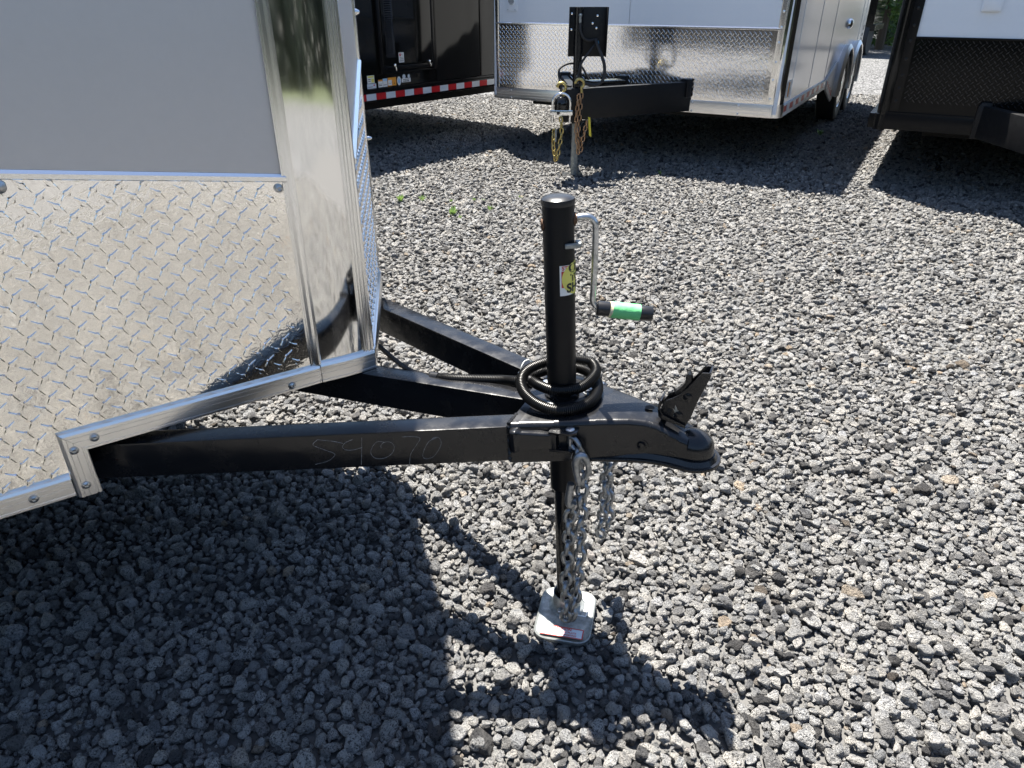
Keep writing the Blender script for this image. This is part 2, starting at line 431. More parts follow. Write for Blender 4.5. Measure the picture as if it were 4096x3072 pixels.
ng.links.new(gi.outputs[0], m2p.inputs[0]); ng.links.new(m2p.outputs[0], iop.inputs['Points']); ng.links.new(ci.outputs[0], iop.inputs['Instance'])
ng.links.new(na('idx', 'INT'), iop.inputs['Instance Index']); ng.links.new(na('rot', 'FLOAT_VECTOR'), e2r.inputs[0]); ng.links.new(e2r.outputs[0], iop.inputs['Rotation'])
ng.links.new(na('scl', 'FLOAT_VECTOR'), iop.inputs['Scale']); ng.links.new(iop.outputs[0], go.inputs[0])
md = gravel.modifiers.new('scatter', 'NODES'); md.node_group = ng
print('stones', n)

# ------------------------------------------------------------------ NEAR TRAILER (silver, left)
UP = Vector((0,0,1))
N0 = Vector((-.304, 1.378, 0))
tb = Vector((-.823, -.568, 0)).normalized(); no = Vector((.568, -.823, 0)).normalized()
W = Fr(N0, tb, no, UP)                  # x: back along the near wall, y: outward, z: up
fa = Vector((math.cos(R(97.7)), math.sin(R(97.7)), 0)); fo = Vector((fa.y, -fa.x, 0))
V = Fr(N0, fa, fo, UP)                  # far wall of the nose
back = Vector((math.cos(R(156.5)), math.sin(R(156.5)), 0))
near = thing('enclosed_trailer', (N0.x, N0.y, 0), 'silver grey trailer with bright diamond plate and black tongue, nearest at left', 'trailer')
ztrim = lambda s: .935+.141*s
# body shell behind the panels
A_ = W(2.6, -.012); B_ = V(.476, -.012)
mb = MB()
foot = [N0-fo*.006-no*.010-back*-.006, A_, A_+back*1.6, B_+back*3.0, B_]
mb.prism([p+UP*.548 for p in foot], UP*1.55); mb.build('body', 'dark_gap', near)
mb = MB(); mb.prism([p+UP*2.102 for p in [N0, W(2.62), A_+back*1.6, B_+back*3.02, V(.49)]], UP*.03); mb.build('roof', 'grey_panel', near)
mb = MB(); mb.prism([W(.60, -.012, .455), W(2.6, -.012, .455), W(2.6, -1.2, .455), W(.60, -.5, .455)], UP*.09); mb.build('floor', 'dark_gap', near)
# upper grey panel
mb = MB(); S1 = 2.6
mb.prism([W(.120, -.010, ztrim(.12)+.004), W(S1, -.010, ztrim(S1)+.004), W(S1, -.010, 2.1), W(.120, -.010, 2.1)], no*.010); mb.build('side_panel', 'grey_panel', near)
# diamond plate sheet and its raised tread
mb = MB(); pts = [(.118, ztrim(.118)), (S1, ztrim(S1)), (S1, .482), (.575, .482), (.575, .560), (.118, .560)]
mb.prism([W(a, -.010, b) for a, b in pts], no*.012); dp = mb.build('diamond_plate', 'diamond_plate', near)
Wl = Fr(W(0, .0021, 0), tb, no, UP)
def ins(x, z):
    if z > ztrim(x)-.006: return False
    if x < .597+.010 and z < .578+.004: return False
    return z > .496
Wl0 = Fr(W(.0409-.0366*1, .0021, .9568-.0366*26), tb, no, UP)
# lattice phase measured on the sheet: a lug of one lean at s = .042 from the drop piece
ph = Fr(W(.0146, .0021, .0065), tb, no, UP)
lg = lugs(ph, .118, 1.60, .49, 1.18, lambda x, z: ins(x+.0146, z+.0065) and x+.0146 > .150)
orient(lg, no); lg.build('raised_tread', 'diamond_plate', dp, kind='stuff')
# two-step trim strip over the plate
mb = MB()
def strip(mb, F, a0, a1, zf, prof):     # profile [(out, dz)] swept from a0 to a1 along the line zf
    r0 = [F(a0, o, zf(a0)+dz) for o, dz in prof]; r1 = [F(a1, o, zf(a1)+dz) for o, dz in prof]; n_ = len(prof)
    mb.add(r0+r1, [(i, (i+1) % n_, (i+1) % n_+n_, i+n_) for i in range(n_)]+[tuple(range(n_))[::-1], tuple(range(n_, 2*n_))])
strip(mb, W, .120, S1, ztrim, [(0,.0095), (.0010,.0095), (.0060,.0045), (.0060,-.0030), (.0045,-.0045), (.0021,-.0045), (0,0)])
orient_c = None
mb.build('trim_strip', 'trim_aluminium', near, 0)
# vertical trim between plate and nose cap
mb = MB()
def vstrip(mb, F, prof, z0, z1):         # profile [(s, out)]
    n_ = len(prof); mb.add([F(a, o, z0) for a, o in prof]+[F(a, o, z1) for a, o in prof], [(i, (i+1) % n_, (i+1) % n_+n_, i+n_) for i in range(n_)]+[tuple(range(n_))[::-1], tuple(range(n_, 2*n_))], False)
vstrip(mb, W, [(.137,.0022), (.1365,.004), (.1345,.0046), (.1325,.0032), (.1305,.0036), (.1255,.0082), (.1205,.0098), (.1165,.0094), (.1145,.0075), (.1140,.001), (.12,-.004), (.134,-.004)], .577, 2.1)
mb.build('corner_trim', 'trim_aluminium', near, 0)
# polished nose cap, bowed slightly
mb = MB(); K = 24; rr = []
for i in range(K+1):
    s_ = .1145-(.1145-.014)*i/K; t = i/K
    bow = .0015+.0045*math.sin(math.pi*min(1, t*.80+.0))**1.0
    rr.append((s_, bow))
zs = [.572+i*(2.1-.572)/20 for i in range(21)]
vs = [W(s_, b_, z) for z in zs for s_, b_ in rr]; m_ = K+1
mb.add(vs, [(j*m_+i, j*m_+i+1, (j+1)*m_+i+1, (j+1)*m_+i) for j in range(20) for i in range(K)], True)
mb.build('nose_cap', 'mirror_aluminium', near)
# ribbed vertical trim on the nose edge
mb = MB()
vstrip(mb, W, [(.0215,.0005), (.0215,.0095), (.0195,.0105), (.0185,.0085), (.0175,.0085), (.0165,.0108), (.0145,.0114), (.0135,.0090), (.0120,.0090), (.0110,.0118), (.0070,.0122), (.0060,.0098), (.0045,.0098), (.0035,.0122), (-.0010,.0110), (-.0050,.0050), (-.0040,-.004), (.010,-.006)], .577, 2.1)
mb.build('nose_trim', 'trim_aluminium', near, 0)
# far wall of the nose: grey above, diamond plate below
zfar = lambda a: .965+.292*a
mb = MB(); mb.prism([V(.004, -.008, zfar(.004)), V(.474, -.008, zfar(.474)), V(.474, -.008, 2.1), V(.004, -.008, 2.1)], fo*.008); mb.build('side_panel', 'grey_panel', near)
mb = MB(); mb.prism([V(.006, -.008, .58), V(.474, -.008, .58), V(.474, -.008, zfar(.474)), V(.006, -.008, zfar(.006))], fo*.010); fdp = mb.build('diamond_plate', 'diamond_plate', near)
lg = lugs(Fr(V(0, .0021, 0), fa, fo, UP), .02, .468, .59, 1.12, lambda x, z: z < zfar(x)-.012, h=.0018)
orient(lg, fo); lg.build('raised_tread', 'diamond_plate', fdp, kind='stuff')
mb = MB(); strip(mb, V, .010, .474, zfar, [(0,.012), (.002,.012), (.009,.004), (.009,-.004), (.002,-.006), (0,0)]); mb.build('trim_strip', 'trim_aluminium', near)
mb = MB(); fbox(mb, V, .466, .490, -.006, .006, .58, 2.1); mb.build('corner_trim', 'trim_aluminium', near, .002)
mb = MB(); fbox(mb, V, .004, .490, -.006, .009, .536, .580); mb.build('bottom_rail', 'rail_aluminium', near, .002)
# bottom rails: fluted extrusion
RAIL = [(0,0), (.010,0), (.0118,.0015), (.0118,.0055), (.0100,.0065), (.0100,.0085), (.0118,.0098), (.0118,.0205), (.0106,.0212), (.0118,.0219), (.0118,.0300), (.0106,.0307), (.0118,.0314), (.0118,.0370), (.0095,.0420), (.0060,.0438), (.0025,.0445), (0,.0445)]
def rail(F, p0, p1, w0, w1, name, parent, mat='rail_aluminium', prof=RAIL, H=.0445):
    """p0, p1: (s, z) of the bottom edge ends, w0, w1: (s, z) of the top edge ends: mitred ends"""
    m = MB(); n_ = len(prof); rings_ = []
    for (b, t) in ((p0, w0), (p1, w1)):
        rings_.append([F(b[0]+(t[0]-b[0])*h/H, o, b[1]+(t[1]-b[1])*h/H) for o, h in prof])
    m.add(rings_[0]+rings_[1], [(i, (i+1) % n_, (i+1) % n_+n_, i+n_) for i in range(n_)]+[tuple(range(n_))[::-1], tuple(range(n_, 2*n_))])
    return m.build(name, mat, parent)
rail(W, (.5575,.535), (.120,.535), (.5955,.5785), (.120,.5765), 'bottom_rail', near)
rail(W, (2.6,.450), (.5975,.450), (2.6,.4945), (.5975,.4945), 'bottom_rail', near)
# drop piece standing down past the frame tube
m = MB(); n_ = len(RAIL)
def dropring(z_of):
    return [W(.5570+(h/.0445)*.0395, o+.0006, z_of(h/.0445)) for o, h in RAIL]
top_, bot_ = dropring(lambda t: .5352+t*.0432), dropring(lambda t: .4435)
m.add(top_+bot_, [(i, (i+1) % n_, (i+1) % n_+n_, i+n_) for i in range(n_)]+[tuple(range(n_))[::-1], tuple(range(n_, 2*n_))])
m.build('bottom_rail', 'rail_aluminium', near)
# rail under the nose cap, bowed like the cap
m = MB(); rings_ = []
for i in range(13):
    s_ = .1185-(.1185)*i/12; bow = .0005+.0050*math.sin(math.pi*min(1, i/12*.8))
    rings_.append([W(s_-(.001 if i == 12 else 0), o+bow, .535+h) for o, h in RAIL])
for k in range(12): 
    m.add(rings_[k]+rings_[k+1], [(i, (i+1) % n_, (i+1) % n_+n_, i+n_) for i in range(n_)])
m.add(rings_[12], [tuple(range(n_))]); m.build('bottom_rail', 'rail_aluminium', near)
m = MB(); m.prism([W(-.001,.0005,.533), W(-.001,.016,.533), V(.012,.010,.533), V(.012,0,.533)], UP*.047); m.build('rail_end_cap', 'trim_aluminium', near, .0015)
for s_, z in [(.542,.556), (.183,.548), (.578,.536+.006), (.578,.467), (.659,.471), (1.0,.471)]:
    screw(W(s_, .0118, z), no, near, .0066, 'zinc_handle')
for s_, z, in [(.145,.940)]: screw(W(s_, .0035, z), no, near, .0066, 'zinc_handle')
# small marker lamp at the left edge
m = MB(); m.lathe(W(.555,.0035,.998), no, [(.010,0), (.010,.003), (.006,.006), (.0001,.007)], 16); m.build('rivet', 'zinc_handle', near)
m = MB(); m.lathe(V(.478,.004,1.21), fo, [(.007,0), (.007,.004), (.004,.010), (.0001,.012)], 12); m.build('rivet', 'chrome', near)
m = MB(); m.lathe(V(.478,.004,.93), fo, [(.005,0), (.005,.006), (.003,.012), (.0001,.014)], 12); m.build('rivet', 'chrome', near)

# ---- tongue: local frame, x toward the coupler, z along the jack
th, a_ = R(3.2), R(-23)
ex = Vector((math.cos(a_)*math.cos(th), math.sin(a_)*math.cos(th), math.sin(th))); ey = Vector((-math.sin(a_), math.cos(a_), 0)); ez = ex.cross(ey)
TF = Fr(Vector((-.304, 1.378, .535)), ex, ey, ez); YC = -.017
def tube_beam(p, q, wid, inner_side, name='frame_tube', h=.075, z0=-.075, q0=None):
    """p, q: outer top edge ends (local xy); the tube lies on inner_side (+1/-1) of it"""
    m = MB(); d = Vector((q[0]-p[0], q[1]-p[1])).normalized(); nn = Vector((-d.y, d.x))*inner_side*wid
    m.prism([TF(p[0], p[1], z0), TF(q[0], q[1], z0), TF(q[0]+nn.x, q[1]+nn.y, z0), TF(p[0]+nn.x, p[1]+nn.y, z0)], ez*h)
    return m.build(name, 'black_paint', near, .0045)
tube_beam((-.335-.12,-.4515-.051), (.40,-.1375), .047, 1)
tube_beam((-.335-.12,.432+.056), (.40,.094), .047, -1)
tube_beam((-.30,-.040), (.375,-.040), .047, 1)
m = MB(); fbox(m, TF, .385, .43, -.09, .06, -.072, -.004); m.build('frame_gusset', 'black_paint', near, .003)
# coupler: lofted sections (x, half width, top, bottom)
def coupler():
    m = MB()
    secs = [(.383,.128,.0045,-.078), (.400,.122,.005,-.078), (.46,.098,.005,-.078), (.53,.069,.005,-.077), (.585,.047,.004,-.077), (.615,.038,.001,-.077), (.636,.0345,-.004,-.077), (.656,.034,-.013,-.0775), (.676,.034,-.022,-.078), (.692,.034,-.028,-.078)]
    rs = []
    def ring(x, w_, t, b, xo=None):
        q = []; rad = .010
        pts = [(-w_, b)]
        for k in range(4):
            an = math.pi-k*math.pi/6; pts.append((-w_+rad+rad*math.cos(an), t-rad+rad*math.sin(an)))
        for k in range(4):
            an = math.pi/2-k*math.pi/6; pts.append((w_-rad+rad*math.cos(an), t-rad+rad*math.sin(an)))
        pts.append((w_, b))
        return [TF(x, YC+y, z) for y, z in pts]
    rs = [ring(*s_) for s_ in secs]
    n_ = len(rs[0])
    for k in range(len(rs)-1):
        m.add(rs[k]+rs[k+1], [(i, i+1, i+1+n_, i+n_) for i in range(n_-1)], True)
    m.add(rs[0], [tuple(range(n_))])
    # ball socket: half ellipsoid dome with straight skirt
    cx, rx, ry, tz, bz = .696, .040, .0345, -.021, -.079
    prof = [(1.0, bz), (1.0, -.055)]+[(math.cos(q), -.055+(tz+.055)*math.sin(q)) for q in (R(12*k) for k in range(1, 8))]+[(.01, tz)]
    rg = [[TF(cx+rx*f*math.cos(q), YC+ry*f*math.sin(q), z) for q in (2*math.pi*j/28 for j in range(28))] for f, z in prof]
    m.rings(rg, True)
    o = m.build('coupler', 'black_paint', near)
    # rolled lower flange
    fl = MB(); path = []
    for (x, y) in [(.50,-.078), (.56,-.060), (.615,-.046), (.66,-.044)]: path.append(TF(x, YC+y+.004, -.077))
    for k in range(13):
        q = -math.pi/2+math.pi*k/12; path.append(TF(cx+(rx+.006)*math.cos(q), YC+(ry+.009)*math.sin(q), -.078-.002*math.cos(q)))
    for (x, y) in [(.66,.044), (.615,.046), (.56,.060), (.50,.078)]: path.append(TF(x, YC+y-.004, -.077))
    pth = catmull(path, .006)
    rs = []
    for i, p in enumerate(pth):
        t = (pth[min(i+1, len(pth)-1)]-pth[max(i-1, 0)]).normalized(); sd_ = t.cross(ez).normalized()
        rs.append([p+sd_*a+ez*b for a, b in ((-.008,-.002), (.004,-.004), (.007,-.003), (.0075,0), (.006,.003), (.001,.0035), (-.004,.012), (-.008,.012))])
    fl.rings(rs, True); fl.build('lower_flange', 'black_paint', o)
    h = MB(); h.lathe(TF(.612, YC+.012, .0042), ez, [(.0085,0), (.0085,.0006), (.0001,.0007)], 20); h.build('hole', 'dark_gap', o)
    b = MB(); b.lathe(TF(.611, YC-.0365, -.048), -ey, [(.012,-.001), (.012,.003), (.0075,.0035), (.0075,.008), (.0001,.009)], 6*3); b.build('bolt', 'black_paint', o)
    return o
coup = coupler()
def px_side(u_, v_, yl):      # a point in the tongue's upright plane at cross position yl, read off the photograph
    f = 2840.; p = R(28.9); x = (u_-2048)/f; y = -(v_-1536)/f
    ray = Vector((x, math.cos(p)+y*math.sin(p), -math.sin(p)+y*math.cos(p))); Cc = Vector((0,0,1.25)); o = TF.o+ey*yl
    return Cc+ray*((o-Cc).dot(ey)/ray.dot(ey))
# coupler latch: folded channel lever standing up, with its trigger
def latch():
    def side(x, y, yo=-.0155):
        p = px_side(2050+.4069*x, 1400+.4069*y, YC+yo)-TF.o; return (p.dot(ex), p.dot(ez))
    L = lambda a, y, b: TF(a, YC+y, b)
    out = [side(*q) for q in [(1450,600),(1464,556),(1508,498),(1576,474),(1646,440),(1714,385),(1868,226),(1950,230),(1944,282),(1905,350),(1815,520),(1755,660),(1700,748),(1600,696),(1474,640)]]
    m = MB()
    for y in (-.0155, .0130): m.prism([L(a, y, b) for a, b in out], ey*.0025)
    front = [out[k] for k in (7, 8, 9, 10, 11, 12)]
    for (a0, b0), (a1, b1) in zip(front, front[1:]): m.box(L(a0, -.0154, b0), L(a1, -.0154, b1)-L(a0, -.0154, b0), ey*.0308, -ex*.0028)
    lv = m.build('latch_lever', 'black_paint', coup, .0008)
    t = MB(); tr = [side(*q, -.006) for q in [(1612,455),(1598,430),(1604,402),(1660,362),(1698,318),(1708,245),(1738,226),(1762,262),(1768,335),(1690,440),(1640,462)]]
    t.prism([L(a, -.009, b) for a, b in tr], ey*.018); t.build('latch_trigger', 'black_paint', coup, .002)
    for u_, v_, r_ in ((1725,467,.0085), (1632,645,.0085)):
        a, b = side(u_, v_); q = MB(); q.lathe(L(a, -.0155, b), -ey, [(r_,0), (r_*.95,.0015), (r_*.5,.003), (.0001,.0034)], 16); q.build('rivet', 'black_paint', coup)
    a, b = side(1541, 597); q = MB(); q.lathe(L(a, -.0156, b), -ey, [(.0046,0), (.0046,.0006), (.0001,.0007)], 16); q.build('hole', 'dark_gap', coup)
    c = MB()
    for pts in ([(1600,540),(1612,560),(1622,590),(1604,600),(1596,570)], [(1575,570),(1600,590),(1636,596),(1612,612),(1590,600)], [(1592,600),(1612,606),(1620,670),(1602,676),(1596,640)], [(1580,640),(1600,625),(1610,650),(1592,658)]):
        c.add([L(*(lambda ab: (ab[0], -.0159, ab[1]))(side(*q))) for q in pts], [tuple(range(len(pts)))])
    c.build('paint_chip', 'galvanised', coup)
    k = MB(); yk = [side(*q, -.019) for q in [(1428,585),(1436,520),(1448,500),(1458,520),(1452,590),(1480,640),(1600,700),(1698,745),(1696,775),(1600,735),(1460,680),(1432,650)]]
    k.prism([L(a, -.019, b) for a, b in yk], ey*.003); k.prism([L(a, .016, b) for a, b in yk], ey*.003)
    k.box(L(yk[0][0], -.019, yk[0][1]), L(yk[2][0], -.019, yk[2][1])-L(yk[0][0], -.019, yk[0][1]), ey*.038, ex*.003)
    k.build('latch_yoke', 'black_paint', coup, .001)
latch()
def weld(pts, r_=.0032):
    m = MB(); pth = catmull(pts, .0022); m.tube(pth, r_, 8, True, False, [r_*(1+.35*math.sin(i*2.1)+.2*noise.noise(p*300)) for i, p in enumerate(pth)]); m.build('weld_bead', 'black_paint', near)
weld([TF(.384, YC+y, .004) for y in (-.125, -.118, -.10, -.085)]); weld([TF(.384, YC+y, .004) for y in (.125, .11, .09)]); weld([TF(.384, YC-.127, z) for z in (.002, -.02, -.045, -.074)])
weld([TF(.384, -.043, z) for z in (-.004,-.03,-.07)]); weld([TF(.384+.005*k, -.045+.009*k, .0048) for k in range(6)])
# chain brackets: welded horn, fork with pin
def bracket(side):
    m = MB(); s_ = side
    base = lambda x, y, z: TF(x, YC+s_*y, z)
    secs = [(.384,.112,.124,-.004,-.040), (.392,.110,.140,-.002,-.046), (.402,.108,.141,-.001,-.047), (.408,.106,.132,-.006,-.044), (.440,.092,.122,-.008,-.040), (.455,.088,.112,-.012,-.042), (.462,.085,.110,-.009,-.046)]
    rs = []
    for x, y0, y1, t, b in secs: rs.append([base(x, y0, b), base(x, y1, b), base(x, y1+.001, (t+b)/2), base(x, y1, t-.003), base(x, y1-.004, t), base(x, y0, t)])
    m.rings(rs, True, False)
    o = m.build('chain_bracket', 'black_paint', near, .002)
    for z in (-.011, -.048):
        f = MB(); f.prism([base(.456,.078,z), base(.456,.112,z), base(.496,.108,z), base(.506,.100,z), base(.506,.082,z), base(.490,.070,z)], ez*.0045); f.build('fork_plate', 'black_paint', o, .001)
    f = MB(); fbox(f, Fr(TF(0, YC, 0), ex, ey*s_, ez), .452, .470, .080, .110, -.0435, -.0112); f.build('fork_web', 'black_paint', o, .001)
    p = MB(); p.lathe(base(.492,.094,-.046), ez, [(.0045,-.006), (.0045,.0398), (.0085,.0400), (.0085,.0425), (.0065,.0440), (.0001,.0442)], 18); p.build('pin', 'zinc_handle', o)
    p = MB(); p.tube([base(.492,.094,-.044), base(.497,.098,-.052), base(.494,.097,-.064)], .0009, 6); p.build('cotter_pin', 'zinc_handle', o)
    return base(.492,.094,-.027)
pinN = bracket(-1); pinF = bracket(1)
# ---- jack
JC = TF(.4425, YC+.003, 0)
J = Fr(JC, ex, ey, ez)
jr, ji = .0276, .0205
m = MB(); m.lathe(J(0,0,-.205), ez, [(jr-.004,0), (jr,.001), (jr,.575), (jr-.0005,.583)], 48)
# flattened lower body just above the flange
jack = m.build('jack', 'jack_black', near)
m = MB(); m.lathe(J(0,0,.3765), ez, [(jr+.0012,0), (jr+.0016,.006), (jr+.0008,.010), (jr-.004,.0130), (jr-.012,.0150), (.0001,.0158)], 48); m.build('cap', 'black_plastic', jack)
m = MB(); m.lathe(J(0,0,.0045), ez, [(.064,0), (.064,.0055), (.034,.006), (.0335,.011), (jr+.0005,.014)], 40); m.build('mounting_flange', 'black_paint', jack)
for q in (25, 145, 265):
    p = J(.051*math.cos(R(q)), .051*math.sin(R(q)), .0098); m = MB(); m.lathe(p, ez, [(.0105,0), (.0105,.0018), (.0078,.002), (.0078,.0075), (.0001,.0085)], 18); m.build('bolt', 'zinc_handle', jack)
m = MB(); m.lathe(J(0,0,-.548), ez, [(ji,0), (ji,.415)], 40); m.build('inner_tube', 'black_gloss', jack)
# crank: in image-right direction (about +x world)
cx_ = (Vector((1, .10, 0))-ez*Vector((1, .10, 0)).dot(ez)).normalized(); cy_ = ez.cross(cx_)
C = Fr(JC, cx_, cy_, ez); CH = Fr(JC-cx_*.005, cx_, cy_, ez)
m = MB(); path = [CH(jr-.001,0,.3500), CH(.048,0,.3515), CH(.0605,0,.3490), CH(.0680,0,.3405), CH(.0700,0,.3270), CH(.0680,0,.26), CH(.0655,0,.208), CH(.0650,0,.197), CH(.0695,-.001,.187), CH(.0800,-.002,.1805), CH(.098,-.004,.1780)]
m.tube(catmull(path, .004), .0058, 16); m.build('crank_arm', 'zinc_handle', jack)
gd = (CH(.175,-.012,.1655)-CH(.071,0,.1825)).normalized()
g0 = CH(.0715,-.001,.1825)
m = MB(); m.lathe(g0, gd, [(.0118,0), (.0138,.002), (.0138,.030), (.0130,.032), (.0130,.072), (.0138,.074), (.0138,.101), (.0125,.103), (.0108,.1025), (.0102,.095), (.0001,.094)], 32); m.build('crank_grip', 'black_plastic', jack)
def wrap_band(name, mat, u0, u1, r_, seed, slant=0):
    m = MB(); ax = gd; a = ax.orthogonal().normalized(); b = ax.cross(a); n_ = 36; rs = []
    for i in range(13):
        t = i/12; ring = []
        for j in range(n_):
            q = 2*math.pi*j/n_; uu = u0+(u1-u0)*t+slant*math.sin(q)*(1-t)
            rad = r_+.0009*noise.noise(Vector((math.cos(q)*2, math.sin(q)*2, uu*160+seed)))
            ring.append(g0+ax*uu+(a*math.cos(q)+b*math.sin(q))*rad)
        rs.append(ring)
    m.rings(rs, True); m.build(name, mat, jack)
wrap_band('masking_tape', 'masking_tape', .0225, .032, .0144, 3, .002); wrap_band('green_tape', 'green_tape', .0270, .0800, .0151, 9, .003)
# collar, stub and clip where the crank enters
m = MB(); m.lathe(C(jr-.003,0,.3490), cx_, [(.012,0), (.012,.004), (.0085,.005), (.0085,.007)], 24); m.build('crank_bushing', 'rust', jack)
m = MB(); m.lathe(C(-jr+.003,0,.343), -cx_, [(.010,0), (.010,.005), (.0001,.0065)], 24); m.build('crank_bushing', 'rust', jack)
m = MB(); fbox(m, C, .006, .034, -jr-.0035, -jr+.004, .306, .314); fbox(m, C, .0275, .036, -jr+.002, -.006, .306, .314); m.build('crank_clip', 'galvanised', jack, .0015)
# small rivet above the crank, near the tube top
m = MB(); m.lathe(C(jr-.004,0,.371), cx_, [(.005,0), (.005,.004), (.0001,.006)], 14); m.build('rivet', 'black_plastic', jack)
# stickers wrapped on the tube: q measured round the jack
qa = math.atan2((Vector((0,-1,0))).dot(cy_), (Vector((0,-1,0))).dot(cx_))
def wrapj(rad):
    def fn(x, z): q = qa+(x-.0110)/jr; return J.o+(cx_*math.cos(q)+cy_*math.sin(q))*rad+ez*z
    return fn
def patch(name, mat, x0, x1, z0, z1, rad, parent, nx=16, shape=None):
    m = MB(); f = wrapj(rad)
    if shape is None:
        vs = [f(x0+(x1-x0)*i/nx, z) for z in (z0, z1) for i in range(nx+1)]; m.add(vs, [(i, i+1, i+nx+2, i+nx+1) for i in range(nx)], True)
    else:
        cx0, cz0, rr_ = shape; vs = [f(cx0, cz0)]; k = 5
        for ri in range(1, k+1):
            for j in range(40): q = 2*math.pi*j/40; vs.append(f(cx0+rr_*ri/k*math.cos(q), cz0+rr_*ri/k*math.sin(q)))
        m.add(vs, [(0, 1+j, 1+(j+1) % 40) for j in range(40)]+[(1+(ri-1)*40+j, 1+ri*40+j, 1+ri*40+(j+1) % 40, 1+(ri-1)*40+(j+1) % 40) for ri in range(1, k) for j in range(40)], True)
    orient_r(m); return m.build(name, mat, parent)
def orient_r(m):
    for i, f in enumerate(m.f):
        a, b, c = (Vector(m.v[f[k]]) for k in range(3)); ctr = (a+b+c)/3; rad = ctr-J.o; rad -= ez*rad.dot(ez)
        if (b-a).cross(c-a).dot(rad) < 0: m.f[i] = tuple(reversed(f))
st = patch('sticker', 'sticker_white', .010, .060, .221, .276, jr+.0004, jack)
m = MB(); text_on(m, 'STR', .010, wrapj(jr+.0008), .0003, (.022, .271)); orient_r(m); m.build('lettering', 'sticker_red', st)
patch('red_block', 'sticker_red', .013, .040, .236, .266, jr+.0007, st)
s2 = patch('round_sticker', 'sticker_yellow', 0, 0, 0, 0, jr+.0011, jack, shape=(.0435, .2505, .0300))
m = MB(); f_ = wrapj(jr+.0015)
text_on(m, 'OK', .024, f_, .0009, (.0435, .2695)); text_on(m, 'TO', .018, f_, .0007, (.0425, .2515)); text_on(m, 'SHIP', .0225, f_, .0008, (.0435, .2335)); orient_r(m); m.build('lettering', 'sticker_text', s2)
# foot plate
F0 = Fr(Vector((.121, 1.15, .021)), Vector((math.cos(R(-13)), math.sin(R(-13)), .02))*1.07, Vector((-math.sin(R(-13)), math.cos(R(-13)), 0))*1.05, UP*1.2)
def rrect(F, hx, hy, rad, z, n_=6):
    out = []
    for sx_, sy_, q0 in ((1,1,0), (-1,1,90), (-1,-1,180), (1,-1,270)):
        for k in range(n_+1): q = R(q0+90*k/n_); out.append(F(sx_*(hx-rad)+rad*math.cos(q), sy_*(hy-rad)+rad*math.sin(q), z))
    return out
m = MB(); m.rings([rrect(F0, .0575, .0725, .026, -.006), rrect(F0, .0590, .0740, .027, -.003), rrect(F0, .0585, .0735, .027, .0015), rrect(F0, .0565, .0715, .025, .0028), rrect(F0, .053, .068, .022, .0008), rrect(F0, .044, .058, .018, .0006)], True)
fp = m.build('foot_plate', 'galvanised', jack)
fc = TF(.4425, YC+.003, -.548+.012)
m = MB(); m.lathe(Vector((fc.x-.000, fc.y, .0215)), ez, [(.042,0), (.036,.004), (.0325,.0055), (.0300,.010), (.0290,.040), (.0275,.0405), (.0265,.040), (.0262,.012)], 40, False); m.build('foot_socket', 'galvanised', fp)
def on_foot(x, y): return F0(x, y, .0016)
m = MB()
def frame_flat(m, F, x0, x1, y0, y1, t, z):
    for a0, a1, b0, b1 in ((x0, x1, y0, y0+t), (x0, x1, y1-t, y1), (x0, x0+t, y0+t, y1-t), (x1-t, x1, y0+t, y1-t)): m.add([F(a0, b0, z), F(a1, b0, z), F(a1, b1, z), F(a0, b1, z)], [(0,1,2,3)])
LB = m; m.add([F0(-.044,-.066,.0052), F0(.044,-.066,.0052), F0(.044,-.040,.0052), F0(-.044,-.040,.0052)], [(0,1,2,3)]); lb = m.build('warning_label', 'silver_tape', fp)
m = MB(); frame_flat(m, F0, -.044, .044, -.066, -.040, .0022, .0056); m.build('red_border', 'sticker_red', lb)
m = MB(); fz = lambda x, y: F0(x, y, .0060)
text_on(m, 'CAUTION', .0085, fz, .0002, (0, -.0455)); text_on(m, 'REMOVE FOOTPLATE', .0062, fz, .0001, (0, -.0535)); text_on(m, 'BEFORE TRANSPORTING', .0055, fz, .0001, (0, -.0600)); m.build('lettering', 'sticker_red', lb)
# wire pin clip through the socket
m = MB(); b0 = Vector((fc.x, fc.y, .032))
F1 = Fr(b0, F0.x, F0.y, UP)
m.tube(catmull([F1(-.012,-.037,.004), F1(.012,-.036,.003), F1(.040,-.034,-.002), F1(.046,-.028,-.004), F1(.047,.006,-.004), F1(.043,.013,-.001), F1(.020,.024,.006), F1(.005,.033,.010)], .004), .0013, 8); m.build('pin_clip', 'white_wire', fp)
m = MB(); m.lathe(F1(-.010,-.030,.002), (F0.y*-1), [(.005,0), (.005,.006), (.0001,.008)], 12); m.build('pin_head', 'galvanised', fp)
